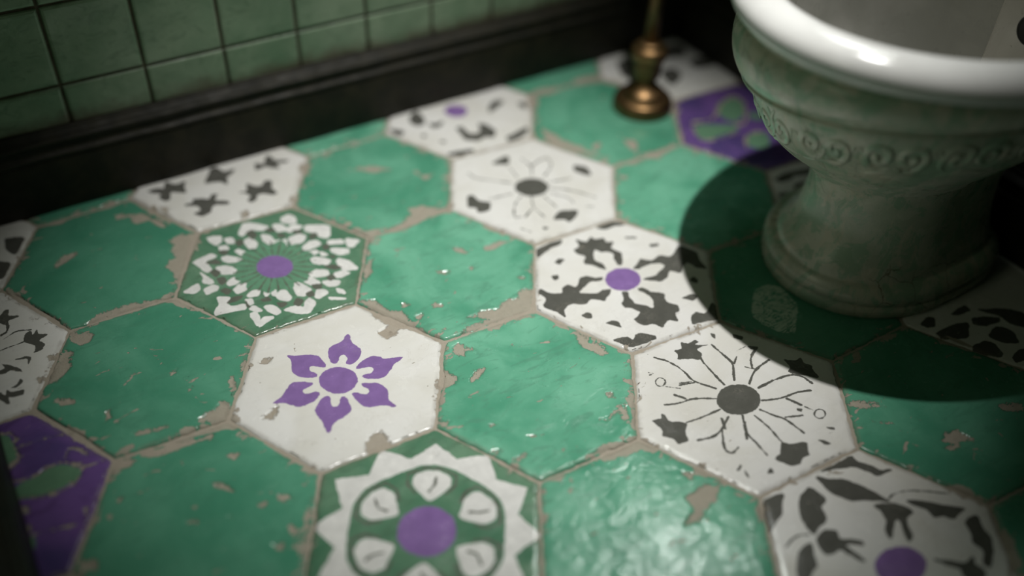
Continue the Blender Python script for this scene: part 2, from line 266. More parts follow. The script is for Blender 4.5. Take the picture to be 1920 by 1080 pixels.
('k','P',0,[3.027,-5.588,3.125,-5.666,3.208,-5.743,3.316,-5.72,3.264,-5.775,3.289,-5.846,3.229,-5.894,3.099,-5.818,3.15,-5.751,3.086,-5.672]),
('k','L',.007,[3.152,-5.026,3.234,-5.01,3.361,-5.044,3.501,-5.14,3.604,-5.224]),
('k','L',.008,[2.129,-4.947,2.22,-4.912,2.304,-4.917,2.361,-4.95]),
],
(-2,1): [
('k','P',0,[-2.456,.56,-2.4,.628,-2.364,.608,-2.396,.526,-2.304,.484,-2.309,.458,-2.409,.455,-2.407,.376,-2.438,.298,-2.508,.271,-2.502,.305,-2.45,.323,-2.429,.408,-2.474,.462,-2.529,.522]),
('k','P',0,[-2.338,.109,-2.313,.208,-2.255,.223,-2.261,.141,-2.2,.221,-2.205,.147,-2.121,.1,-2.222,.062,-2.174,-.021,-2.217,-.071,-2.283,-.079,-2.26,.009,-2.327,.084]),
('k','P',0,[-2.455,-.082,-2.391,-.082,-2.358,-.074,-2.313,-.117,-2.362,-.206,-2.351,-.123]),
('k','P',0,[-2.568,-.063,-2.496,-.13,-2.429,-.222,-2.418,-.272,-2.463,-.237,-2.508,-.195,-2.542,-.21,-2.594,-.207,-2.627,-.162,-2.541,-.149]),
('k','P',0,[-2.549,-.414,-2.493,-.394,-2.452,-.34,-2.44,-.39,-2.501,-.433]),
('k','P',0,[-2.631,-.418,-2.602,-.484,-2.579,-.413,-2.548,-.465,-2.448,-.48,-2.461,-.548,-2.55,-.531,-2.587,-.51,-2.582,-.596,-2.611,-.587,-2.672,-.478]),
('k','L',.008,[-2.483,.229,-2.364,.285,-2.253,.232]),
('k','L',.007,[-2.583,.09,-2.442,.103,-2.333,.106]),
('k','L',.007,[-2.282,-.071,-2.2,-.043]),
('c','P',0,[-2.212,.383,-2.158,.373,-2.175,.343]),
('c','P',0,[-2.195,-.175,-2.111,-.186,-2.154,-.234,-2.191,-.231]),
('c','P',0,[-2.331,-.417,-2.287,-.408,-2.322,-.474]),
],
(-2,2): [
('g','P',0,[-2.821,-.876,-2.664,-.938,-2.646,-1.033,-2.632,-1.153,-2.659,-1.23,-2.727,-1.281,-2.873,-1.251]),
('g','P',0,[-2.756,-1.562,-2.697,-1.493,-2.545,-1.492,-2.476,-1.443,-2.348,-1.462,-2.232,-1.584,-2.278,-1.681,-2.352,-1.691,-2.487,-1.717,-2.607,-1.682,-2.75,-1.651]),
('g','P',0,[-2.757,-2.038,-2.679,-2.035,-2.692,-2.154,-2.748,-2.214]),
('c','L',.008,[-2.717,-.898,-2.65,-.927,-2.614,-.995,-2.652,-1.067,-2.62,-1.215,-2.717,-1.287,-2.735,-1.384,-2.705,-1.471,-2.542,-1.476,-2.487,-1.437,-2.341,-1.43,-2.217,-1.574,-2.073,-1.584]),
('c','L',.006,[-2.624,-1.111,-2.396,-1.12,-2.292,-1.151]),
('c','L',.006,[-2.744,-1.62,-2.525,-1.73,-2.31,-1.715,-2.217,-1.574]),
('c','L',.006,[-2.323,-1.404,-2.28,-1.318,-2.234,-1.335,-2.165,-1.458]),
('c','L',.007,[-2.689,-2.03,-2.59,-2.039,-2.41,-2.095]),
('c','P',0,[-2.345,-1.66,-2.293,-1.69,-2.328,-1.74]),
('c','P',0,[-2.321,-1.965,-2.277,-1.974,-2.315,-2.035]),
('c','P',0,[-2.755,-1.911,-2.681,-1.938,-2.703,-1.989,-2.753,-1.96]),
('c','P',0,[-2.738,-1.708,-2.674,-1.728,-2.675,-1.794,-2.732,-1.794]),
],
(4,-2): [
('g','P',0,[5.317,.044,5.459,.014,5.826,-.184,5.732,-.292,5.526,-.27,5.266,-.284,5.209,-.187]),
('g','P',0,[5.875,.306,6.185,.36,6.263,.195,6.043,-.069,5.815,-.132,5.74,.046]),
('g','P',0,[5.807,-.399,6.026,-.473,5.894,-.71,5.702,-.735,5.603,-.596]),
('g','P',0,[6.187,-.005,6.24,-.175,6.188,-.264,6.026,-.154]),
('g','P',0,[6.197,-.475,6.438,-.375,6.334,-.639,6.202,-.702]),
('c','L',.016,[5.369,.108,5.655,.046,5.963,.307,6.234,.383,6.287,.207,5.951,-.205,5.826,-.184]),
('c','L',.013,[5.295,.034,5.193,-.223,5.291,-.319,5.718,-.307]),
('c','L',.013,[5.578,-.625,5.778,-.384,6.049,-.463]),
],
(4,-3): [
('k','P',0,[5.814,1.273,5.978,1.292,5.968,1.112,5.715,.961,5.758,1.145]),
('k','P',0,[6.213,1.803,6.479,1.749,6.357,1.502,6.074,1.568]),
('k','P',0,[6.307,1.308,6.525,1.33,6.552,1.124,6.298,1.15]),
('k','P',0,[5.448,1.761,5.608,1.758,5.417,1.403,5.297,1.415]),
('k','P',0,[5.874,1.756,6.038,1.754,5.928,1.535,5.749,1.494]),
],
(4,0): [
('k','P',0,[5.013,-3.906,5.152,-3.907,5.308,-3.917,5.418,-3.978,5.249,-4.115,5.142,-4.077,5.015,-3.998]),
('k','P',0,[5.492,-3.941,5.62,-3.989,5.751,-4.071,5.692,-4.117,5.499,-4.086,5.426,-4.006]),
('k','P',0,[5.41,-4.191,5.603,-4.129,5.667,-4.181,5.693,-4.273,5.61,-4.402,5.478,-4.327]),
('k','P',0,[5.187,-4.2,5.346,-4.208,5.401,-4.276,5.361,-4.418,5.288,-4.442,5.198,-4.325,5.151,-4.24]),
('k','P',0,[5.383,-4.488,5.52,-4.448,5.617,-4.473,5.507,-4.588,5.355,-4.552]),
('k','P',0,[4.978,-3.746,5.142,-3.713,5.179,-3.765,5.087,-3.855,5.009,-3.827]),
('k','P',0,[5.331,-3.803,5.596,-3.774,5.574,-3.875,5.405,-3.86]),
('k','P',0,[5.64,-3.88,5.876,-3.996,6.02,-4.142,5.858,-4.319,5.744,-4.178,5.759,-4.075,5.673,-3.947]),
],
(4,-1): [
('k','P',0,[5.413,-1.28,5.614,-1.235,5.954,-1.31,5.933,-1.409,5.646,-1.315,5.598,-1.366,5.455,-1.349]),
('k','P',0,[5.573,-1.459,5.699,-1.482,5.578,-1.672,5.458,-1.665,5.53,-1.481]),
('k','P',0,[5.262,-1.499,5.363,-1.524,5.468,-1.612,5.394,-1.689,5.335,-1.642,5.253,-1.553]),
('k','P',0,[5.775,-1.569,5.929,-1.577,5.851,-1.762,5.674,-1.725]),
],
(-2,0): [
('k','P',0,[-2.212,1.717,-2.054,1.665,-2.026,1.614,-2.163,1.388,-2.231,1.513]),
('k','P',0,[-2.342,1.401,-2.216,1.297,-2.326,1.089,-2.396,1.095]),
],
(3,0): [  # outline of the reflection painted on this tile
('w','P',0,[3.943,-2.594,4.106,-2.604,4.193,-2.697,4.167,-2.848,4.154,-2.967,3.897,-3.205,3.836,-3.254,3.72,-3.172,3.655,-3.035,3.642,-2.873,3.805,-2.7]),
],
(1,0): [
('c','P',0,[1.864,-1.779,2.007,-1.537,1.965,-1.466,1.865,-1.489,1.838,-1.567,1.714,-1.528,1.612,-1.593,1.506,-1.563,1.422,-1.531,1.387,-1.556,1.269,-1.549,1.447,-1.663,1.325,-1.698,1.2,-1.671,1.127,-1.73,1.402,-1.74,1.698,-1.76]),
('c','P',0,[.942,-.016,1.032,-.048,1.136,-.052,1.316,-.08,1.543,-.061,1.639,-.004,1.894,-.032,1.67,.054,1.372,.033,1.194,.023]),
('c','P',0,[.483,-.854,.59,-.898,.642,-.912,.629,-.981,.676,-1.127,.768,-1.179,.798,-1.255,.783,-1.305,.813,-1.438,.838,-1.538,.797,-1.543,.631,-1.22]),
('c','P',0,[1.658,-.586,1.716,-.618,1.754,-.725,1.706,-.733,1.642,-.653]),
('c','P',0,[1.329,-.839,1.448,-.889,1.421,-.939,1.329,-.878]),
('c','P',0,[1.932,-.721,2.081,-.734,2.198,-.763,2.01,-.816,1.919,-.782]),
('c','P',0,[1.072,-1.244,1.172,-1.285,1.137,-1.311,1.075,-1.276]),
('c','P',0,[.815,-1.085,.867,-1.099,.88,-1.152,.807,-1.141]),
('c','P',0,[1.624,-.938,1.679,-.952,1.647,-.99]),
('c','P',0,[.846,-1.297,.933,-1.301,.928,-1.328,.868,-1.368,.836,-1.335]),
('c','P',0,[2.013,-1.301,2.061,-1.328,2.031,-1.36,2.002,-1.337]),
('c','P',0,[.766,-.394,.888,-.329,.765,-.525,.658,-.626]),
],
(1,-1): [
('c','P',0,[1.404,.052,1.531,.13,1.558,.228,1.731,.171,1.933,.041,1.884,-.008,1.647,.01,1.492,-.033,1.18,-.005]),
('c','P',0,[1.379,1.183,1.55,1.134,1.737,.966,1.511,1.001]),
('c','P',0,[1.947,.699,2.08,.669,1.969,.6]),
],
(1,1): [
('c','P',0,[2.034,-2.212,2.08,-2.238,2.116,-2.4,2.179,-2.519,2.152,-2.587,2.093,-2.581,2.046,-2.5,1.999,-2.418]),
('c','P',0,[.955,-1.828,1.044,-1.809,1.074,-1.895,1.121,-1.95,1.05,-1.937,1.001,-1.991,.95,-1.908]),
('c','P',0,[.733,-2.026,.775,-2.089,.828,-2.198,.762,-2.25,.646,-2.223,.606,-2.212]),
('c','P',0,[.909,-2.256,.997,-2.202,1.092,-2.203,1.017,-2.266,.901,-2.303]),
('c','P',0,[1.843,-2.991,1.907,-3.015,1.889,-3.067,1.832,-3.035]),
('c','P',0,[.441,-2.537,.534,-2.601,.467,-2.63,.42,-2.592]),
('c','P',0,[.76,-3.207,.894,-3.21,.813,-3.258]),
('c','P',0,[1.856,-3.171,1.935,-3.193,1.864,-3.314,1.8,-3.3]),
('c','P',0,[1.854,-3.017,1.902,-3.056,1.849,-3.05]),
('c','P',0,[.787,-2.79,.834,-2.813,.803,-2.821]),
('c','P',0,[.996,-3.047,1.063,-3.08,1.027,-3.082]),
('c','P',0,[.656,-3.042,.722,-3.059,.697,-3.087]),
('c','P',0,[1.628,-3.203,1.706,-3.224,1.819,-3.197,1.67,-3.249]),
('c','P',0,[1.355,-3.464,1.526,-3.476,1.524,-3.528,1.37,-3.493]),
],
(-1,1): [
('c','P',0,[-1.966,.013,-1.844,-.028,-1.778,-.093,-1.83,-.174,-1.914,-.182,-1.974,-.093]),
('c','P',0,[-2.039,-.166,-1.993,-.245,-2.037,-.3,-2.05,-.424,-2.201,-.543,-2.288,-.519,-2.218,-.406,-2.088,-.245]),
('c','P',0,[-1.267,-1.198,-1.206,-1.158,-1.247,-1.185]),
('c','P',0,[-1.343,-.941,-1.26,-.884,-1.298,-.928]),
('c','P',0,[-.934,-1.262,-.877,-1.218,-.9,-1.332,-.932,-1.326]),
('c','P',0,[-2.253,-.74,-2.136,-.795,-2.122,-.86,-2.231,-.833]),
('c','P',0,[-1.93,-1.083,-1.884,-1.075,-1.894,-1.171,-1.957,-1.19]),
('c','P',0,[-1.146,-1.507,-1.059,-1.431,-1.011,-1.516,-1.07,-1.641,-1.213,-1.615,-1.292,-1.581,-1.292,-1.536]),
('c','P',0,[-1.802,-1.421,-1.692,-1.44,-1.518,-1.496,-1.65,-1.497,-1.785,-1.463]),
('k','P',0,[-2.421,-.724,-2.343,-.892,-2.283,-1.004,-2.142,-1.248,-2.063,-1.442,-1.998,-1.573,-2.074,-1.488,-2.194,-1.293,-2.303,-1.096,-2.425,-.812]),
],
(-1,0): [
('c','P',0,[-.511,.893,-.648,.951,-.811,.92,-.747,.816,-.839,.764,-.825,.622,-.947,.526,-.909,.408,-.935,.263,-.905,.153,-.749,.448]),
('c','P',0,[-1.182,1.496,-1.028,1.502,-1.012,1.348,-.861,1.337,-.797,1.158,-.727,1.137,-.868,1.45,-1.136,1.598]),
('c','P',0,[-1.867,1.07,-1.779,1.152,-1.651,1.164,-1.665,1.105,-1.805,1.035,-1.861,1.018]),
('c','P',0,[-1.687,.14,-1.512,.159,-1.326,.144,-1.068,.06,-1.335,.045,-1.575,.048,-1.821,.072]),
('c','P',0,[-2.022,1.977,-1.664,1.925,-1.538,1.819,-1.657,1.704,-1.949,1.794]),
('k','P',0,[-2.306,.844,-2.241,.747,-2.139,.511,-2.033,.306,-1.991,.196,-2.092,.339,-2.198,.544,-2.276,.736]),
],
(-1,2): [
('c','P',0,[-1.99,-1.598,-1.85,-1.7,-1.903,-1.741,-2.023,-1.723]),
('c','P',0,[-1.788,-1.631,-1.646,-1.681,-1.555,-1.669,-1.398,-1.727,-1.225,-1.74,-1.252,-1.778,-1.407,-1.754,-1.553,-1.755,-1.694,-1.748,-1.789,-1.683]),
('c','P',0,[-1.391,-2.235,-1.316,-2.268,-1.283,-2.337,-1.276,-2.399,-1.351,-2.327,-1.402,-2.268]),
('c','P',0,[-1.688,-2.465,-1.602,-2.496,-1.612,-2.527,-1.684,-2.495]),
('c','P',0,[-1.213,-2.013,-1.121,-2.044,-1.164,-2.082]),
('c','P',0,[-1.157,-2.584,-1.095,-2.61,-1.134,-2.635]),
('c','P',0,[-.997,-2.58,-.92,-2.605,-.903,-2.673,-.992,-2.641]),
('c','P',0,[-1.036,-2.897,-.99,-2.924,-1.031,-2.991]),
('c','P',0,[-1.196,-2.985,-1.111,-3.016,-1.145,-3.067,-1.202,-3.035]),
('c','P',0,[-2.447,-2.434,-2.356,-2.47,-2.363,-2.551,-2.443,-2.521]),
('c','P',0,[-2.094,-1.996,-2.033,-2.021,-2.067,-2.049]),
('c','P',0,[-1.409,-2.58,-1.36,-2.599,-1.38,-2.615]),
],
(1,2): [
('c','P',0,[1.761,-4.207,1.998,-4.185,2.114,-4.252,2.035,-4.286,1.835,-4.38,1.699,-4.428,1.576,-4.407,1.738,-4.324]),
('c','P',0,[1.873,-3.977,1.959,-4.054,1.912,-4.081]),
],
(3,1): [
('c','P',0,[4.098,-4.793,4.212,-4.799,4.269,-4.951,4.102,-4.915,4.017,-4.836]),
('c','P',0,[4.765,-4.804,4.962,-4.901,4.918,-4.97,4.762,-4.881]),
('c','P',0,[3.668,-4.116,3.775,-4.209,3.89,-4.322,3.729,-4.253,3.616,-4.166]),
('c','P',0,[3.665,-4.395,3.798,-4.486,3.698,-4.445]),
('c','P',0,[3.973,-4.899,4.109,-4.933,4.005,-4.946]),
],
(3,-2): [
('c','P',0,[4.41,.232,4.509,.13,4.449,-.028,4.362,-.028,4.355,.118]),
('c','P',0,[3.661,.931,3.733,.695,3.783,.475,3.893,.226,4.021,-.029,3.768,.247,3.578,.586]),
('c','P',0,[3.961,.283,4.112,.297,3.995,.171]),
('c','P',0,[4.885,-.145,4.608,-.161,4.394,-.139,4.715,-.359]),
],
(3,-1): [
('c','P',0,[4.845,-.195,4.506,-.292,4.365,-.215,4.211,-.269,4.091,-.203,4.054,-.138,4.207,-.084,4.447,-.144]),
('c','P',0,[3.891,-.362,4.001,-.4,3.936,-.452]),
],
(0,0): [
('w','P',0,[.329,.724,.411,.745,.456,.655,.428,.566,.371,.572,.34,.602,.306,.646]),
('w','P',0,[.2,.654,.288,.618,.306,.518,.395,.558,.461,.484,.409,.448,.317,.436,.282,.493,.203,.512]),
('w','P',0,[.495,.478,.715,.369,.655,.212,.603,.178,.533,.254,.571,.309,.507,.331,.455,.398]),
('w','P',0,[.602,.141,.724,.086,.722,.013,.576,.082]),
('w','P',0,[.769,.086,.886,-.016,.782,-.081,.735,-.055]),
('w','P',0,[.574,.009,.722,-.085,.703,-.159,.601,-.126,.557,-.03]),
('w','P',0,[.58,-.174,.651,-.273,.685,-.421,.547,-.378,.537,-.304,.536,-.209]),
('w','P',0,[.44,-.365,.547,-.378,.587,-.447,.445,-.448]),
('w','P',0,[.295,-.409,.456,-.488,.413,-.554,.319,-.513]),
('w','P',0,[.375,-.577,.422,-.626,.421,-.691,.37,-.651]),
('w','P',0,[.258,-.654,.412,-.773,.265,-.702]),
('w','P',0,[.211,-.508,.267,-.539,.281,-.602,.17,-.638,.152,-.584]),
('w','P',0,[.046,-.611,.1,-.577,.126,-.678,.014,-.785,-.072,-.736,-.177,-.635,-.131,-.619,-.03,-.633,-.001,-.692]),
('w','P',0,[-.319,-.492,-.236,-.517,-.205,-.64,-.262,-.651,-.302,-.586]),
('w','P',0,[-.459,-.519,-.41,-.526,-.416,-.647,-.469,-.72,-.467,-.577]),
('w','P',0,[-.382,-.625,-.282,-.67,-.403,-.716,-.461,-.734]),
('w','P',0,[-.451,-.461,-.399,-.426,-.349,-.539,-.41,-.526]),
('w','P',0,[-.651,-.146,-.556,-.21,-.581,-.282,-.62,-.281,-.567,-.353,-.457,-.372,-.483,-.443,-.575,-.412,-.743,-.38,-.742,-.339,-.663,-.257]),
('w','P',0,[-.916,.068,-.754,.131,-.759,.035,-.821,.004]),
('w','P',0,[-.727,.016,-.628,.039,-.593,-.014,-.634,-.057,-.729,-.07]),
('w','P',0,[-.679,.281,-.607,.061,-.658,.067,-.707,.116,-.671,.186]),
('w','P',0,[-.7,.466,-.498,.507,-.454,.436,-.594,.419,-.566,.264,-.627,.241,-.67,.391]),
('w','P',0,[-.451,.773,-.315,.723,-.343,.64,-.411,.604,-.448,.698]),
('w','P',0,[-.306,.668,-.228,.65,-.234,.555,-.296,.577]),
('w','P',0,[-.395,.571,-.318,.553,-.316,.479,-.4,.513]),
('w','P',0,[-.155,.66,-.059,.809,.008,.798,.168,.646,.092,.598,-.018,.685,-.089,.648,-.127,.619]),
('w','P',0,[.049,.559,.12,.483,.124,.381,.057,.357,.026,.46]),
('w','P',0,[.124,.381,.178,.376,.143,.285,.106,.317]),
('w','P',0,[.192,.356,.245,.364,.197,.243,.172,.269]),
('w','P',0,[.257,.357,.38,.376,.433,.31,.362,.225,.252,.237]),
('w','P',0,[.429,.212,.503,.183,.518,.114,.406,.09,.324,.099,.337,.165]),
('w','P',0,[.32,.054,.433,.051,.44,-.001,.323,-.008]),
('w','P',0,[.46,.012,.509,-.075,.442,-.062]),
('w','P',0,[.334,-.05,.404,-.053,.498,-.165,.451,-.209,.371,-.164,.325,-.104]),
('w','P',0,[.236,-.251,.316,-.227,.414,-.293,.398,-.364,.295,-.342,.232,-.295]),
('w','P',0,[.127,-.281,.228,-.304,.283,-.436,.19,-.429,.153,-.352]),
('w','P',0,[.041,-.324,.097,-.321,.167,-.483,.064,-.535,.012,-.495,.023,-.402]),
('w','P',0,[-.106,-.352,-.058,-.368,-.048,-.494,-.096,-.532,-.155,-.477,-.167,-.406]),
('w','P',0,[-.155,-.27,-.139,-.334,-.167,-.406,-.193,-.369]),
('w','P',0,[-.252,-.315,-.17,-.239,-.196,-.324,-.247,-.372]),
('w','P',0,[-.408,-.271,-.326,-.229,-.271,-.26,-.309,-.326,-.392,-.301]),
('w','P',0,[-.438,-.319,-.377,-.331,-.392,-.409,-.431,-.408]),
('w','P',0,[-.485,-.119,-.403,-.076,-.322,-.11,-.392,-.192,-.475,-.201]),
('w','P',0,[-.508,.005,-.426,.049,-.351,-.004,-.437,-.057,-.502,-.054]),
('w','P',0,[-.519,.284,-.422,.253,-.352,.145,-.406,.106,-.499,.147,-.524,.229]),
('w','P',0,[-.427,.397,-.359,.395,-.251,.275,-.337,.264,-.424,.325]),
('w','P',0,[-.277,.433,-.232,.444,-.161,.296,-.237,.315]),
('w','P',0,[-.138,.551,-.064,.56,-.036,.445,-.078,.371,-.139,.393,-.148,.483]),
('k','P',0,[-.085,.658,-.007,.678,.01,.568,-.056,.505,-.08,.593]),
('k','P',0,[.1,.619,.183,.611,.195,.529,.116,.547]),
('k','P',0,[.342,.461,.433,.435,.42,.367,.345,.396]),
('k','P',0,[.171,.467,.23,.472,.265,.415,.202,.4]),
('k','P',0,[.45,.3,.523,.335,.549,.258,.461,.22]),
('k','P',0,[.501,.074,.569,.098,.574,.009,.515,.006]),
('k','P',0,[.509,-.075,.574,-.123,.53,-.158]),
('k','P',0,[.389,-.221,.497,-.234,.556,-.326,.464,-.309]),
('k','P',0,[.348,-.382,.428,-.358,.438,-.432,.373,-.453]),
('k','P',0,[.186,-.405,.29,-.452,.248,-.517,.193,-.486]),
('k','P',0,[.089,-.506,.163,-.492,.161,-.578,.1,-.577]),
('k','P',0,[-.067,-.591,.002,-.522,.042,-.588,-.026,-.656]),
('k','P',0,[-.201,-.494,-.121,-.528,-.11,-.567,-.185,-.589]),
('k','P',0,[-.318,-.386,-.236,-.378,-.224,-.45,-.296,-.431]),
('k','P',0,[-.438,-.319,-.433,-.449,-.459,-.414]),
('k','P',0,[-.62,-.281,-.52,-.219,-.426,-.25,-.51,-.3]),
('k','P',0,[-.601,-.076,-.541,-.054,-.502,-.131,-.557,-.176]),
('k','P',0,[-.577,.111,-.497,.112,-.501,.024,-.565,-.008]),
('k','P',0,[-.601,.238,-.54,.261,-.5,.182,-.571,.13]),
('k','P',0,[-.59,.393,-.479,.402,-.446,.301,-.517,.329]),
('k','P',0,[-.434,.496,-.362,.504,-.33,.438,-.39,.424]),
('k','P',0,[-.227,.575,-.154,.584,-.156,.499,-.221,.474]),
('p','P',0,[.136,-.08,.108,-.126,.068,-.159,.019,-.175,-.033,-.174,-.083,-.155,-.128,-.121,-.163,-.074,-.183,-.019,-.189,.039,-.177,.094,-.151,.141,-.111,.175,-.062,.193,-.009,.193,.043,.174,.089,.138,.124,.09,.145,.033,.149,-.025]),
],
}

random.seed(4)
rng = np.random.default_rng(7)


# ------------------------------------------------------------------ materials
class NT:
    def __init__(self, name):
        self.mat = bpy.data.materials.new(name)
        self.mat.use_nodes = True
        self.t = self.mat.node_tree
        self.t.nodes.clear()
        self.out = self.n('ShaderNodeOutputMaterial')
        self.b = self.n('ShaderNodeBsdfPrincipled')
        self.l(self.b.outputs[0], self.out.inputs[0])
        self.co = self.n('ShaderNodeNewGeometry').outputs['Position']

    def n(self, k, **kw):
        x = self.t.nodes.new(k)
        for a, v in kw.items():
            setattr(x, a, v)
        return x

    def l(self, a, b):
        self.t.links.new(a, b)

    def setv(self, sock, v):
        if hasattr(v, 'is_output') or isinstance(v, bpy.types.NodeSocket):
            self.l(v, sock)
        else:
            sock.default_value = v

    def noise(self, scale, detail=4, rough=.5, dist=0, vec=None, out=0):
        x = self.n('ShaderNodeTexNoise')
        self.l(vec or self.co, x.inputs['Vector'])
        x.inputs['Scale'].default_value = scale
        x.inputs['Detail'].default_value = detail
        x.inputs['Roughness'].default_value = rough
        x.inputs['Distortion'].default_value = dist
        return x.outputs[out]

    def voro(self, scale, feature='DISTANCE_TO_EDGE', vec=None):
        x = self.n('ShaderNodeTexVoronoi', feature=feature)
        self.l(vec or self.co, x.inputs['Vector'])
        x.inputs['Scale'].default_value = scale
        return x.outputs[0]

    def mapping(self, scale, rot=(0, 0, 0), loc=(0, 0, 0), vec=None):
        x = self.n('ShaderNodeMapping')
        self.l(vec or self.co, x.inputs[0])
        x.inputs['Scale'].default_value = scale
        x.inputs['Rotation'].default_value = rot
        x.inputs['Location'].default_value = loc
        return x.outputs[0]

    def ramp(self, v, a, b, lo=0.0, hi=1.0):
        x = self.n('ShaderNodeMapRange', interpolation_type='SMOOTHSTEP')
        self.setv(x.inputs[0], v)
        x.inputs[1].default_value = a
        x.inputs[2].default_value = b
        x.inputs[3].default_value = lo
        x.inputs[4].default_value = hi
        return x.outputs[0]

    def m(self, op, a, b=0.0, c=0.0):
        x = self.n('ShaderNodeMath', operation=op)
        self.setv(x.inputs[0], a)
        self.setv(x.inputs[1], b)
        self.setv(x.inputs[2], c)
        return x.outputs[0]

    def mix(self, f, a, b, mode='MIX'):
        x = self.n('ShaderNodeMix', data_type='RGBA', blend_type=mode)
        self.setv(x.inputs[0], f)
        for s, v in ((x.inputs[6], a), (x.inputs[7], b)):
            if isinstance(v, tuple):
                s.default_value = (*v, 1)
            else:
                self.l(v, s)
        return x.outputs[2]

    def attr(self, name):
        x = self.n('ShaderNodeAttribute', attribute_name=name)
        return x.outputs['Fac']

    def bump(self, h, strength, dist, normal=None):
        x = self.n('ShaderNodeBump')
        self.l(h, x.inputs['Height'])
        x.inputs['Strength'].default_value = strength
        x.inputs['Distance'].default_value = dist
        if normal:
            self.l(normal, x.inputs['Normal'])
        return x.outputs[0]


TAN = (0.33, 0.285, 0.22)
GREEN = (0.15, 0.405, 0.275)
CREAM = (0.72, 0.715, 0.695)
PURPLE = (0.235, 0.14, 0.355)
PURPLE_D = (0.14, 0.07, 0.25)
INK = (0.10, 0.10, 0.088)


def tan_color(t):
    n = t.noise(140, 5, .65)
    n2 = t.noise(900, 3, .6)
    c = t.mix(n, (0.29, 0.25, 0.20), (0.46, 0.41, 0.34))
    return t.mix(t.ramp(n2, .35, .7), c, (0.36, 0.315, 0.25))


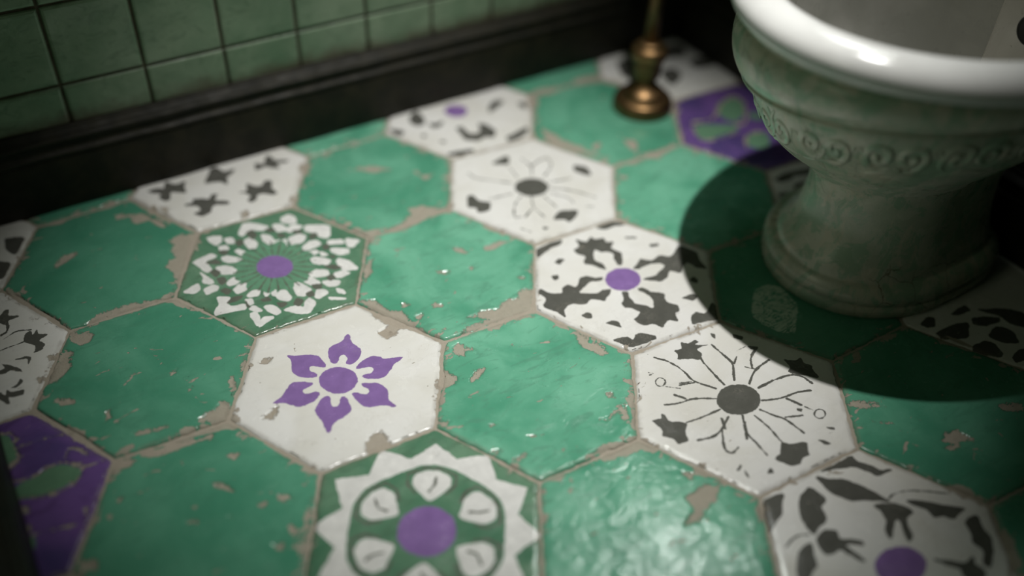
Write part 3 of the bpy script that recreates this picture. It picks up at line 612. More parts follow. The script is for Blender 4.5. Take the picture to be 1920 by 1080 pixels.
def glaze_material(name, base, inks, chips=0.5, ripple=0.4, reflection=False):
    """hand painted, worn and chipped glazed tile"""
    t = NT(name)
    # hand-made colour variation
    n1 = t.noise(11, 4, .55, .6)
    streak = t.noise(26, 5, .6, 1.2, t.mapping((1, 3.2, 1), (0, 0, radians(-32))))
    dk = (base[0] * .5, base[1] * .74, base[2] * .68)
    lt = tuple(min(1, x * 1.12 + .01) for x in base)
    if base == CREAM:
        dk = (base[0] * .93, base[1] * .92, base[2] * .88)
        lt = tuple(x * 1.03 for x in base)
    col = t.mix(t.ramp(n1, .3, .7), dk, lt)
    col = t.mix(t.ramp(streak, .52, .68, 0, .55 if base != CREAM else .1), col, tuple(x * .62 for x in base))
    if base == GREEN:
        col = t.mix(t.attr('tone'), col, t.mix(n1, (0.038, 0.18, 0.108), (0.07, 0.265, 0.17)))
        # pin holes and kiln specks
        pin = t.noise(330, 3, .6)
        col = t.mix(t.ramp(pin, .70, .74, 0, .7), col, (0.03, 0.09, 0.06))
        col = t.mix(t.ramp(pin, .27, .24, 0, .6), col, (0.36, 0.40, 0.32))
    wob = t.m('MULTIPLY', t.m('SUBTRACT', t.noise(90, 4, .6), .5), .034)
    wob2 = t.m('MULTIPLY', t.m('SUBTRACT', t.noise(420, 2, .6), .5), .012)
    wob = t.m('ADD', wob, wob2)
    for a, rgb in inks:
        f = t.ramp(t.m('ADD', t.attr(a), wob), -.004, .004)
        if a == 'w' and reflection:  # a reflection painted into the glaze colour, broken by dark veins
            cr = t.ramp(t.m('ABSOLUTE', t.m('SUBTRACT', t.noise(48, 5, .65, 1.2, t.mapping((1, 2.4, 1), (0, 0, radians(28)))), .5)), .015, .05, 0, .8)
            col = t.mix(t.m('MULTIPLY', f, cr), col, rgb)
        else:
            mott = t.noise(70, 4, .6)
            c2 = t.mix(mott, tuple(x * .72 for x in rgb), tuple(min(1, x * 1.22) for x in rgb))
            col = t.mix(f, col, c2)
    # wear: small random flakes, more of them near the edges, and the traced chips
    edge = t.attr('edge')
    flake = t.noise(42, 6, .62, .8, t.mapping((1, 1.9, 1), (0, 0, radians(-30))))
    near = t.ramp(edge, .0, .14, .10 * (.3 + .7 * min(chips, 1)), 0.0)
    f1 = t.ramp(t.m('ADD', flake, near), .715 - .05 * chips, .722 - .05 * chips)
    big = t.noise(16, 6, .66, .6, t.mapping((1, 1, 1), loc=(3.1, .4, 0)))
    f2 = t.ramp(t.m('ADD', big, t.ramp(edge, .0, .11, .17, 0.0)), .775 - .06 * chips, .782 - .06 * chips)
    cw = t.m('ADD', t.m('MULTIPLY', t.m('SUBTRACT', t.noise(60, 6, .75), .5), .17), t.m('MULTIPLY', t.m('SUBTRACT', t.noise(330, 3, .65), .5), .07))
    f3 = t.ramp(t.m('ADD', t.attr('c'), cw), -.003, .003)
    rim = t.ramp(t.m('ADD', t.attr('c'), cw), -.02, .0, 0, 1)
    worn = t.m('MAXIMUM', t.m('MAXIMUM', f1, f2), f3)
    tan = tan_color(t)
    col = t.mix(t.m('MULTIPLY', rim, .25), col, (0.10, 0.095, 0.07))
    col = t.mix(t.m('MULTIPLY', worn, .94), col, tan)
    # dirt line hugging the joints, hairline scratches
    dirt = t.m('MULTIPLY', t.ramp(edge, .0, .03, .3, 0), t.ramp(t.noise(50, 3), .35, .6))
    col = t.mix(dirt, col, (0.16, 0.135, 0.10))
    scr = t.ramp(t.m('ABSOLUTE', t.m('SUBTRACT', t.noise(30, 6, .7, 1.5), .5)), .0, .006, .5, 0)
    scr = t.m('MULTIPLY', scr, t.ramp(t.noise(12, 2), .52, .6))
    col = t.mix(scr, col, tuple(x * .35 for x in base) if base != CREAM else (0.40, 0.37, 0.31))
    t.l(col, t.b.inputs['Base Color'])
    r = t.ramp(t.noise(35, 4, .6), .3, .75, .13, .32)
    r = t.m('ADD', r, t.m('MULTIPLY', worn, .5))
    t.l(r, t.b.inputs['Roughness'])
    t.b.inputs['Specular IOR Level'].default_value = 0.45
    # relief
    h = t.m('MULTIPLY', t.noise(24, 3, .5, 1.0), 1.0)
    h = t.m('ADD', h, t.m('MULTIPLY', t.noise(95, 3, .55), .26))
    h = t.m('ADD', h, t.m('MULTIPLY', t.noise(620, 2, .5), .02))
    nb = t.bump(h, ripple, .0035)
    grit = t.m('MULTIPLY', t.noise(500, 4, .7), worn)
    hh = t.m('ADD', t.m('MULTIPLY', worn, -1.0), grit)
    nb = t.bump(hh, .9, .0010, nb)
    t.l(nb, t.b.inputs['Normal'])
    return t.mat


def grout_material():
    t = NT('grout')
    c = tan_color(t)
    c = t.mix(t.ramp(t.noise(60, 4, .6), .60, .75, 0, .45), c, (0.14, 0.12, 0.09))
    t.l(c, t.b.inputs['Base Color'])
    t.b.inputs['Roughness'].default_value = .8
    h = t.m('ADD', t.noise(260, 5, .7), t.m('MULTIPLY', t.noise(60, 3), 1.2))
    t.l(t.bump(h, .8, .0016), t.b.inputs['Normal'])
    return t.mat


def wall_tile_material():
    t = NT('wall_tile_glaze')
    n1 = t.noise(9, 4, .6, .4)
    n2 = t.noise(38, 5, .65, 1.8, t.mapping((1, 1, 2.2), (0, radians(35), 0)))
    c = t.mix(t.ramp(n1, .3, .7), (0.125, 0.20, 0.12), (0.225, 0.30, 0.20))
    c = t.mix(t.ramp(n2, .50, .68, 0, .55), c, (0.085, 0.14, 0.08))
    # brown grime low down, where the tiles meet the skirting, and in the joints
    sx = t.n('ShaderNodeSeparateXYZ')
    t.l(t.co, sx.inputs[0])
    low = t.ramp(t.m('ADD', sx.outputs[2], t.m('MULTIPLY', t.noise(28, 4, .65), .05)), .128, .158, .85, 0)
    c = t.mix(low, c, (0.085, 0.065, 0.04))
    t.l(c, t.b.inputs['Base Color'])
    t.l(t.ramp(t.noise(22, 3), .3, .7, .3, .5), t.b.inputs['Roughness'])
    t.l(t.bump(t.noise(28, 4, .55, .5), .5, .003), t.b.inputs['Normal'])
    return t.mat


def flat_material(name, rgb, rgb2=None, rough=.5, scale=40, bump=.3, metal=0.0, dist=.001, rough2=None, spec=.5):
    t = NT(name)
    n = t.noise(scale, 5, .62, .4)
    c = t.mix(t.ramp(n, .35, .68), rgb, rgb2 or tuple(x * 1.5 for x in rgb))
    t.l(c, t.b.inputs['Base Color'])
    t.l(t.ramp(t.noise(scale * 1.7, 3), .3, .7, rough, rough2 or rough + .12), t.b.inputs['Roughness'])
    t.b.inputs['Metallic'].default_value = metal
    t.b.inputs['Specular IOR Level'].default_value = spec
    t.l(t.bump(t.noise(scale * 2.2, 5, .6), bump, dist), t.b.inputs['Normal'])
    return t.mat


def porcelain_material(name, light, mid, dark, cracks=.5, stain=.5, worn_green=0.0, rough=.16):
    t = NT(name)
    n1 = t.noise(14, 5, .6, .5)
    c = t.mix(t.ramp(n1, .35, .65), mid, light)
    if worn_green:
        g = t.noise(26, 6, .68, 1.2, t.mapping((1, 1, .8), loc=(1.7, 0, .3)))
        c = t.mix(t.ramp(g, .50, .56, 0, worn_green), c, (0.20, 0.36, 0.24))
        g2 = t.noise(34, 6, .7, 1.0, t.mapping((1, 1, .45), loc=(4.1, 2, .3)))
        c = t.mix(t.ramp(g2, .54, .60, 0, worn_green), c, (0.56, 0.51, 0.41))
    sp = t.noise(75, 6, .7)
    c = t.mix(t.ramp(sp, .66, .74, 0, stain), c, dark)
    # crazing: a coarse branching net, only in places
    wv = t.n('ShaderNodeVectorMath', operation='ADD')
    t.l(t.co, wv.inputs[0])
    nz = t.noise(30, 4, .6, out=1)
    sc = t.n('ShaderNodeVectorMath', operation='SCALE')
    t.l(nz, sc.inputs[0])
    sc.inputs['Scale'].default_value = .022
    t.l(sc.outputs[0], wv.inputs[1])
    cr = t.ramp(t.voro(26, vec=wv.outputs[0]), .0, .022, 1, 0)
    cr = t.m('MULTIPLY', cr, t.ramp(t.noise(9, 3, .5), .5, .6, 0, cracks))
    c = t.mix(cr, c, dark)
    fl = t.noise(160, 4, .6, 1.5, t.mapping((1, 1, .4)))
    c = t.mix(t.ramp(fl, .72, .76, 0, stain), c, tuple(x * .5 for x in dark))
    t.l(c, t.b.inputs['Base Color'])
    t.l(t.ramp(t.noise(30, 4), .3, .7, rough, rough + .16), t.b.inputs['Roughness'])
    h = t.m('ADD', t.noise(18, 3, .5), t.m('MULTIPLY', cr, -.35))
    t.l(t.bump(h, .25, .002), t.b.inputs['Normal'])
    return t.mat


M_GREEN = glaze_material('green_glaze', GREEN, [('k', (0.02, 0.016, 0.01))], 1.0, .50)
M_GREEN_REFL = glaze_material('green_glaze_reflection', GREEN, [('k', (0.02, 0.016, 0.01)), ('w', (0.60, 0.72, 0.60))], .6, .45, True)  # the pale w patch is a reflection put into the colour
M_CREAM = glaze_material('cream_glaze', CREAM, [('k', INK), ('p', PURPLE)], .25, .25)
M_STAR = glaze_material('star_glaze', (0.125, 0.235, 0.15), [('w', CREAM), ('g', (0.13, 0.285, 0.18)), ('k', (0.12, 0.13, 0.105)), ('p', PURPLE)], .3, .35)
M_PURPLE = glaze_material('purple_glaze', PURPLE_D, [('g', (0.13, 0.26, 0.16))], .3, .35)
M_GROUT = grout_material()
M_WALLTILE = wall_tile_material()
M_JOINT = flat_material('wall_joint', (0.05, 0.042, 0.026), (0.10, 0.085, 0.055), .8, 60)
M_SKIRT = flat_material('dark_skirting_paint', (0.008, 0.008, 0.004), (0.018, 0.016, 0.008), .50, 34, .35, dist=.0016, spec=.25)
M_DARKWALL = flat_material('dark_wall', (0.035, 0.04, 0.028), (0.05, 0.055, 0.04), .7, 12)
M_CEIL = flat_material('ceiling_plaster', (0.16, 0.16, 0.13), (0.2, 0.2, 0.17), .9, 8)
M_RIM = porcelain_material('white_porcelain', (0.63, 0.63, 0.615), (0.58, 0.58, 0.565), (0.30, 0.27, 0.21), .12, .25, rough=.09)
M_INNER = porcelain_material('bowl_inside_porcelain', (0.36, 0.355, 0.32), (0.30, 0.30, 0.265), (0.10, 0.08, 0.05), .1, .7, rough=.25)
M_SLAB = porcelain_material('overflow_porcelain', (0.46, 0.44, 0.39), (0.40, 0.38, 0.335), (0.14, 0.11, 0.07), .1, .8, rough=.25)
M_BODY = porcelain_material('aged_shaded_porcelain', (0.54, 0.54, 0.45), (0.40, 0.43, 0.34), (0.12, 0.10, 0.065), .8, .6, .6, rough=.2)  # same pottery as the rim; shade and green bounce mixed into its mottling
M_BLACK = flat_material('hole_shade_black', (0.006, 0.006, 0.005), (0.01, 0.01, 0.008), .6)
M_BRASS = flat_material('aged_brass', (0.18, 0.11, 0.05), (0.32, 0.195, 0.095), .38, 30, .3, 1.0, rough2=.5)
M_BRASSD = flat_material('tarnished_brass', (0.10, 0.068, 0.034), (0.19, 0.12, 0.056), .42, 30, .25, 1.0)


# ------------------------------------------------------------------ helpers
def link(name, me, mat=None, parent=None):
    o = bpy.data.objects.new(name, me)
    scene.collection.objects.link(o)
    if mat:
        me.materials.append(mat)
    if parent:
        o.parent = parent
    return o


def mesh(name, verts, faces, smooth=True):
    me = bpy.data.meshes.new(name)
    me.from_pydata([tuple(v) for v in verts], [], [tuple(int(i) for i in f) for f in faces])
    if smooth:
        me.polygons.foreach_set('use_smooth', [True] * len(me.polygons))
    me.update()
    return me


def empty(name, loc, label, cat):
    o = bpy.data.objects.new(name, None)
    scene.collection.objects.link(o)
    o.location = loc
    o.empty_display_size = .02
    o['label'] = label
    o['category'] = cat
    return o


def rings_mesh(name, rings, closed=True, cap0=False, cap1=False):
    """loft between rings of equal length"""
    n = len(rings[0])
    v = [p for r in rings for p in r]
    f = []
    for k in range(len(rings) - 1):
        for i in range(n if closed else n - 1):
            j = (i + 1) % n
            f.append((k * n + i, k * n + j, (k + 1) * n + j, (k + 1) * n + i))
    if cap0:
        f.append(tuple(range(n))[::-1])
    if cap1:
        f.append(tuple((len(rings) - 1) * n + i for i in range(n)))
    return mesh(name, v, f)


def box_bm(bm_v, bm_f, lo, hi):
    b = len(bm_v)
    for z in (lo[2], hi[2]):
        for y in (lo[1], hi[1]):
            for x in (lo[0], hi[0]):
                bm_v.append((x * S, y * S, z * S))
    for q in ((0, 2, 3, 1), (4, 5, 7, 6), (0, 1, 5, 4), (2, 6, 7, 3), (0, 4, 6, 2), (1, 3, 7, 5)):
        bm_f.append(tuple(b + i for i in q))


def bevel(o, w, seg=3):
    md = o.modifiers.new('bevel', 'BEVEL')
    md.width = w
    md.segments = seg
    md.limit_method = 'ANGLE'
    return md


# ------------------------------------------------------------------ room
U0, U1, V1, V0, ZC = -2.88, 6.72, 2.10, -13.0, 19.0

floor = link('floor', mesh('floor', [(x * S, y * S, z * S) for x, y, z in
             [(U0, V0, -.016), (U1, V0, -.016), (U1, V1, -.016), (U0, V1, -.016),
              (U0, V0, -.6), (U1, V0, -.6), (U1, V1, -.6), (U0, V1, -.6)]],
             [(0, 1, 2, 3), (7, 6, 5, 4), (0, 4, 5, 1), (1, 5, 6, 2), (2, 6, 7, 3), (3, 7, 4, 0)], False), M_GROUT)
floor['kind'] = 'structure'
floor['label'] = 'worn hexagon tiled floor with sandy grout joints'


def tiled_wall(name, origin, along, normal, length, z_base):
    """a wall slab faced with square glazed tiles; along/normal are unit vectors in the floor plane"""
    al, no = Vector((*along, 0)), Vector((*normal, 0))
    up = Vector((0, 0, 1))
    org = Vector((*origin, 0))
    v, f = [], []

    def quadbox(a0, a1, z0, z1, d0, d1):
        b = len(v)
        for z in (z0, z1):
            for dd in (d0, d1):
                for a in (a0, a1):
                    v.append((org + al * a + no * dd + up * z) * S)
        for q in ((0, 2, 3, 1), (4, 5, 7, 6), (0, 1, 5, 4), (2, 6, 7, 3), (0, 4, 6, 2), (1, 3, 7, 5)):
            f.append(tuple(b + i for i in q))
    quadbox(0, length, 0, ZC, -1.0, -.028)
    n_slab = len(f)
    rnd = random.Random(hash(name) % 1000 if False else len(name))
    # pillowed tiles
    cell, gap, bev = .82, .028, .03
    first = {'wall_left': -1.245 - U0}.get(name, .4)
    a = first - cell * math.ceil(first / cell)
    while a < length:
        z = 1.28 - cell
        while z < ZC:
            a0, a1 = max(a + gap / 2, .0), min(a + cell - gap / 2, length)
            z0, z1 = max(z + gap / 2, z_base), min(z + cell - gap / 2, ZC)
            if a1 - a0 > .08 and z1 - z0 > .08:
                t1, t2 = rnd.uniform(-.008, .008), rnd.uniform(-.008, .008)
                dep = rnd.uniform(-.006, .006)
                ring = []
                for k, (ins, d) in enumerate(((0, -.03), (0, -.02), (bev * .3, -.006), (bev, 0))):
                    r = []
                    for ca, cz in ((a0 + ins, z0 + ins), (a1 - ins, z0 + ins), (a1 - ins, z1 - ins), (a0 + ins, z1 - ins)):
                        tilt = t1 * (ca - a0) + t2 * (cz - z0) + dep
                        r.append(len(v))
                        v.append((org + al * ca + no * (d + tilt + .004) + up * cz) * S)
                    ring.append(r)
                for k in range(3):
                    for i in range(4):
                        j = (i + 1) % 4
                        f.append((ring[k][i], ring[k][j], ring[k + 1][j], ring[k + 1][i]))
                f.append(tuple(ring[3]))
            z += cell
        a += cell
    me = mesh(name, v, f, False)
    o = link(name, me, M_WALLTILE)
    me.materials.append(M_JOINT)
    for i in range(n_slab):
        me.polygons[i].material_index = 1
    import bmesh
    bm = bmesh.new()
    bm.from_mesh(me)
    bmesh.ops.recalc_face_normals(bm, faces=bm.faces)
    bm.to_mesh(me)
    bm.free()
    o['kind'] = 'structure'
    return o


def skirting(name, origin, along, normal, length):
    al, no, up, org = Vector((*along, 0)), Vector((*normal, 0)), Vector((0, 0, 1)), Vector((*origin, 0))
    prof = [(-.02, 0), (.165, 0), (.17, .03), (.168, .30), (.165, .575), (.158, .59), (.150, .598), (.158, .606), (.172, .618), (.178, .632),
            (.172, .648), (.155, .656), (.14, .668), (.128, .69), (.122, .715), (.125, .735), (.142, .748), (.152, .764), (.150, .782),
            (.135, .795), (.105, .806), (.075, .822), (.05, .842), (.04, .862), (.03, .872), (-.02, .874)]
    rings = []
    n = 60
    for i in range(n + 1):
        a = length * i / n
        wob = .004 * sin(i * 1.3) + .003 * sin(i * .47 + 1)
        rings.append([(org + al * a + no * (d + (wob if d > 0 else 0)) + up * z) * S for d, z in prof])
    me = rings_mesh(name, rings, True, True, True)
    import bmesh
    bm = bmesh.new()
    bm.from_mesh(me)
    bmesh.ops.recalc_face_normals(bm, faces=bm.faces)
    bm.to_mesh(me)
    bm.free()
    o = link(name, me, M_SKIRT)
    o['kind'] = 'structure'
    return o


tiled_wall('wall_left', (U0, V1), (1, 0), (0, -1), U1 - U0, .80)
tiled_wall('wall_back', (U1, V1), (0, -1), (-1, 0), V1 - V0, .80)
tiled_wall('wall_front', (U0, V0), (0, 1), (1, 0), V1 - V0, .80)
skirting('baseboard_left', (U0, V1), (1, 0), (0, -1), U1 - U0)
skirting('baseboard_back', (U1, V1 - .178), (0, -1), (-1, 0), V1 - V0 - .178)
skirting('baseboard_front', (U0, V0), (0, 1), (1, 0), V1 - V0 - .178)
v, f = [], []
box_bm(v, f, (U0 - 1, V0 - 1, 0), (U1 + 1, V0, ZC))
o = link('wall_right', mesh('wall_right', v, f, False), M_DARKWALL)
o['kind'] = 'structure'
v, f = [], []
box_bm(v, f, (U0 - 1, V0 - 1, ZC), (U1 + 1, V1 + 1, ZC + .8))
o = link('ceiling', mesh('ceiling', v, f, False), M_CEIL)
o['kind'] = 'structure'


# ------------------------------------------------------------------ floor tiles
def chaikin(p, n=2, closed=True, cut=.22):
    for _ in range(n):
        if closed:
            q = np.roll(p, -1, 0)
            p = np.stack([p * (1 - cut) + q * cut, p * cut + q * (1 - cut)], 1).reshape(-1, 2)
        else:
            a, b = p[:-1], p[1:]
            mid = np.stack([a * .78 + b * .22, a * .22 + b * .78], 1).reshape(-1, 2)
            p = np.vstack([p[:1], mid, p[-1:]])
    return p


def seg_dist(P, A, B):
    """distance of points P (n,2) to segments A-B (m,2), and even-odd crossing count"""
    best = np.full(len(P), 9.)
    cross = np.zeros(len(P), int)
    for a, b in zip(A, B):
        d = b - a
        L = d @ d + 1e-12
        t = np.clip(((P - a) @ d) / L, 0, 1)
        q = P - a - t[:, None] * d
        best = np.minimum(best, np.einsum('ij,ij->i', q, q))
        if abs(d[1]) > 1e-12:
            cond = (a[1] > P[:, 1]) != (b[1] > P[:, 1])
            xi = a[0] + (P[:, 1] - a[1]) * d[0] / d[1]
            cross += (cond & (P[:, 0] < xi))
    return np.sqrt(best), cross % 2 == 1


def poly_field(P, poly):
    """positive inside, in tile sides"""
    lo, hi = poly.min(0) - .12, poly.max(0) + .12
    out = np.full(len(P), -.12)
    near = np.all((P > lo) & (P < hi), 1)
    if near.any():
        d, ins = seg_dist(P[near], poly, np.roll(poly, -1, 0))
        out[near] = np.where(ins, d, -d)
    return out


def line_field(P, pts, hw):
    lo, hi = pts.min(0) - .12, pts.max(0) + .12
    out = np.full(len(P), -.12)
    near = np.all((P > lo) & (P < hi), 1)
    if near.any():
        d, _ = seg_dist(P[near], pts[:-1], pts[1:])
        out[near] = hw - d
    return out


def polar(R, deg):
    return np.array([R * cos(radians(deg)), R * sin(radians(deg))])


def star_fields(L, big):
    """twelve pointed star motif, L = points in the tile's own frame (corner radius 1, corners at 30+60k)"""
    r = np.hypot(L[:, 0], L[:, 1])
    out = {}
    jit = random.Random(5)
    R1, R2 = (.865, .70) if big else (.875, .715)
    star = np.array([polar((R1 if k % 2 == 0 else R2) * jit.uniform(.97, 1.02), 15 * k) for k in range(24)])
    w = poly_field(L, star)
    if big:
        w = np.minimum(w, r - .605 - .018 * np.cos(6 * np.arctan2(L[:, 1], L[:, 0])) * -1)
        for k in range(6):
            a = 30 + 60 * k
            petal = chaikin(np.array([polar(.255, a), polar(.33, a - 12), polar(.43, a - 20), polar(.53, a - 17), polar(.565, a - 6), polar(.57, a + 5), polar(.53, a + 17), polar(.43, a + 20), polar(.33, a + 12)]), 2)
            w = np.maximum(w, poly_field(L, petal))
        out['w'] = w
        k_ = np.full(len(L), -.12)
        for k in range(6):
            a = 30 + 60 * k
            k_ = np.maximum(k_, line_field(L, np.array([polar(.36, a - 19), polar(.46, a - 24), polar(.56, a - 20), polar(.59, a - 6), polar(.595, a + 6), polar(.56, a + 20), polar(.46, a + 24), polar(.36, a + 19)]), .011))
            k_ = np.maximum(k_, line_field(L, np.array([polar(.36, a + jit.uniform(-3, 3)), polar(.43, a + jit.uniform(-6, 6)), polar(.50, a + jit.uniform(-6, 6))]), .010))
        out['k'] = k_
        out['p'] = .222 - r
    else:
        inner = np.array([polar(.715 if k % 2 == 0 else .60, 15 * k) for k in range(24)])
        w = np.minimum(w, -poly_field(L, inner))
        k_ = np.full(len(L), -.12)
        for k in range(12):
            a = 30 * k
            for s in (-1, 1):
                b = a + s * 6.3
                pt = chaikin(np.array([polar(.35, b + s * 2), polar(.44, b - s * 5.6), polar(.545, b - s * 5.6), polar(.61, b - s * 1), polar(.56, b + s * 6.6), polar(.45, b + s * 7.2)]) * jit.uniform(.93, 1.05), 1)
                w = np.maximum(w, poly_field(L, pt))
            w = np.maximum(w, poly_field(L, np.array([polar(.59, a + 15), polar(.64, a + 8.5), polar(.71, a + 15), polar(.64, a + 21)])))
            k_ = np.maximum(k_, poly_field(L, np.array([polar(.575, a), polar(.64, a - 7), polar(.72, a + jit.uniform(-2, 2)), polar(.64, a + 7)])))
            k_ = np.maximum(k_, poly_field(L, np.array([polar(.50, a + 15), polar(.56, a + 10.5), polar(.61, a + 15), polar(.56, a + 19.5)])))
            w = np.maximum(w, poly_field(L, chaikin(np.array([polar(.70, a), polar(.745, a - 3.4), polar(.80, a), polar(.745, a + 3.4)]), 1)))
            k_ = np.maximum(k_, line_field(L, np.array([polar(.22, a + 4), polar(.36, a + 4)]), .006))
        out['w'] = w
        out['k'] = k_
        out['g'] = np.minimum(.38 - r, w * 0 + .12)
        out['g'] = np.where(w > -.004, -.12, out['g'])
        out['p'] = .205 - r
    return out


TH = radians(32.52777510823625)


# how deep the green of each tile is (0 pale .. 1 deep)
TONE = {(-1, 0): .75, (-1, 1): .62, (-1, 2): .62, (-1, -1): .7, (3, 1): .6, (3, 0): .7, (1, 2): .2, (1, 0): .05, (1, 1): .05, (1, -1): .3, (3, -1): .15, (3, -2): .35, (3, -3): .4, (3, 2): .7}


# how far the painter's colour bled past the outline
MARGIN = {(2, 2, 'k'): .010, (0, 0, 'w'): .009, (0, 0, 'k'): .004, (4, -3, 'k'): .035, (0, -1, 'k'): .006, (2, -2, 'k'): .010, (2, -1, 'k'): .006, (4, -1, 'k'): .01}


def build_tile(q, r, corners, N):
    V = np.array(corners)
    C = V.mean(0)
    gap = .030
    # inset every side by half a joint
    W = []
    for i in range(6):
        a, b, c = V[i - 1], V[i], V[(i + 1) % 6]
        n1 = np.array([-(b - a)[1], (b - a)[0]])
        n1 /= np.linalg.norm(n1)
        n2 = np.array([-(c - b)[1], (c - b)[0]])
        n2 /= np.linalg.norm(n2)
        if n1 @ (C - b) < 0:
            n1 = -n1
        if n2 @ (C - b) < 0:
            n2 = -n2
        mdl = n1 + n2
        mdl /= (1 + n1 @ n2)
        W.append(b + mdl * gap)
    W = np.array(W)
    rr = np.random.default_rng(abs(q * 31 + r * 7 + 900))
    pts = [C[None]]
    for a in range(1, N + 1):
        fr = np.arange(a)[:, None] / a
        ring = np.vstack([W[i] * (1 - fr) + W[(i + 1) % 6] * fr for i in range(6)])
        ring = C + (ring - C) * (a / N)
        pts.append(ring)
    last = pts[-1]
    m_ = len(last)
    # a hand-cut, slightly nibbled outline, softened corners
    ph = rr.uniform(0, 6.28, 8)
    t = np.arange(m_) / m_ * 2 * pi
    nib = sum(np.sin(t * k_ + ph[i]) * am for i, (k_, am) in enumerate([(5, .0035), (11, .003), (23, .0025), (41, .002), (67, .0016)]))
    spikes = np.clip(np.sin(t * 17 + ph[6]) * np.sin(t * 29 + ph[7]) - .90, 0, 1) * -.12
    off = nib + spikes
    ctr = last - C
    rad = np.linalg.norm(ctr, axis=1)[:, None]
    lim = rad.max() * .985
    fac = np.minimum(1, lim / rad)
    last = C + ctr * fac * (1 + off[:, None] / rad)
    pts[-1] = last
    top = np.vstack(pts)
    bev = []
    for d in (.010, .019, .024, .025):
        bev.append(C + (last - C) * (1 + d / rad))
    allp = np.vstack([top] + bev)
    # clip at the walls
    allp[:, 1] = np.minimum(allp[:, 1], V1 - .03)
    allp[:, 0] = np.clip(allp[:, 0], U0 + .03, U1 - .03)
    nt = len(top)
    z = np.zeros(len(allp))
    P = allp
    # fields
    F_ = {'tone': np.full(len(P), TONE.get((q, r), .12))}
    names = {'green': ('c', 'k'), 'greenrefl': ('c', 'k', 'w'), 'cream': ('c', 'k', 'p'), 'star': ('c', 'w', 'g', 'k', 'p'), 'purple': ('c', 'g')}
    kind = tile_kind(q, r)
    for nm in names[kind]:
        F_[nm] = np.full(len(P), -.12)
    if (q, r) == (0, 0):
        dd = P - C
        rad_, ang_ = np.hypot(dd[:, 0], dd[:, 1]), np.arctan2(dd[:, 1], dd[:, 0])
        F_['g'] = np.maximum(F_['g'], (.30 + .10 * np.abs(np.cos(ang_ * 6)) - rad_))
        F_['k'] = np.maximum(F_['k'], np.minimum(.006 - np.abs(np.sin(ang_ * 12)) / 12 * rad_, .40 - rad_))
    elif kind == 'star':
        d = P - C
        # local frame: back-rotate the room frame, scale by mean corner radius
        sc = np.linalg.norm(V - C, axis=1).mean()
        Lx = (d[:, 0] * cos(TH) - d[:, 1] * sin(TH)) / sc
        Ly = (d[:, 0] * sin(TH) + d[:, 1] * cos(TH)) / sc
        Lf = star_fields(np.stack([Lx, Ly], 1), big=not (q == 0 and r == 0))
        for k_, val in Lf.items():
            F_[k_] = np.maximum(F_[k_], val) if k_ in F_ else val
    for lay, kd, hw, fl in MOTIF.get((q, r), []):
        if lay not in F_:
            continue
        p = np.array(fl).reshape(-1, 2)
        if kd == 'P':
            p = chaikin(p, 2, True, .22 if lay in 'pg' else .15 if lay in 'kw' else .08)
            F_[lay] = np.maximum(F_[lay], poly_field(P, p) + MARGIN.get((q, r, lay), 0))
        else:
            F_[lay] = np.maximum(F_[lay], line_field(P, chaikin(p, 2, False), hw))
    # edge distance
    ed = np.full(len(P), 9.)
    for i in range(6):
        a, b = W[i], W[(i + 1) % 6]
        n_ = np.array([-(b - a)[1], (b - a)[0]])
        n_ /= np.linalg.norm(n_)
        if n_ @ (C - a) < 0:
            n_ = -n_
        ed = np.minimum(ed, (P - a) @ n_)
    ed = np.maximum(ed, 0)
    # heights: gentle handmade unevenness, tilt, recessed chips, rolled edge
    tx, ty = rr.uniform(-.006, .006, 2)
    z += tx * (P[:, 0] - C[0]) + ty * (P[:, 1] - C[1]) - .004 + rr.uniform(0, .012)
    z += .0035 * np.sin(P[:, 0] * 5.1 + ph[0]) * np.sin(P[:, 1] * 4.3 + ph[1])
    z -= .012 * np.clip((F_['c'] + .012) / .024, 0, 1)
    z -= .004 * np.clip((.05 - ed) / .05, 0, 1) ** 2
    if kind in ('green', 'greenrefl'):
        z -= .03 * np.clip((F_['k'] + .01) / .02, 0, 1)
    s = nt
    for d in (.004, .013, .028, .10):
        z[s:s + m_] -= d
        s += m_
    verts = np.column_stack([P * S, z * S]).astype(np.float32)
    # faces
    tris = []
    st = [0, 1]
    for a in range(1, N):
        st.append(st[-1] + 6 * a)
    # centre fan
    for i in range(6):
        tris.append(np.array([[0, 1 + i, 1 + (i + 1) % 6]]))
    for a in range(1, N):
        n0, n1_ = 6 * a, 6 * (a + 1)
        s0, s1 = st[a], st[a + 1]
        for i in range(6):
            b = np.arange(a)
            in0 = s0 + (i * a + b) % n0
            in1 = s0 + (i * a + b + 1) % n0
            o0 = s1 + (i * (a + 1) + b) % n1_
            o1 = s1 + (i * (a + 1) + b + 1) % n1_
            tris.append(np.stack([in0, o0, o1], 1))
            tris.append(np.stack([in0, o1, in1], 1))
            oe0 = s1 + (i * (a + 1) + a) % n1_
            oe1 = s1 + (i * (a + 1) + a + 1) % n1_
            ie = s0 + ((i + 1) * a) % n0
            tris.append(np.array([[ie, oe0, oe1]]))
    s_last = nt - m_
    rings_ = [np.arange(m_) + s_last] + [np.arange(m_) + nt + k_ * m_ for k_ in range(4)]
    for k_ in range(4):
        a, b = rings_[k_], rings_[k_ + 1]
        a2, b2 = np.roll(a, -1), np.roll(b, -1)
        tris.append(np.stack([a, b, b2], 1))
        tris.append(np.stack([a, b2, a2], 1))
    T = np.vstack(tris)
    # orientation up: check first triangle
    p0, p1, p2 = verts[T[0]][:, :2]
    if (p1[0] - p0[0]) * (p2[1] - p0[1]) - (p1[1] - p0[1]) * (p2[0] - p0[0]) < 0:
        T = T[:, ::-1]
    me = bpy.data.meshes.new('floor_tile')
    me.vertices.add(len(verts))
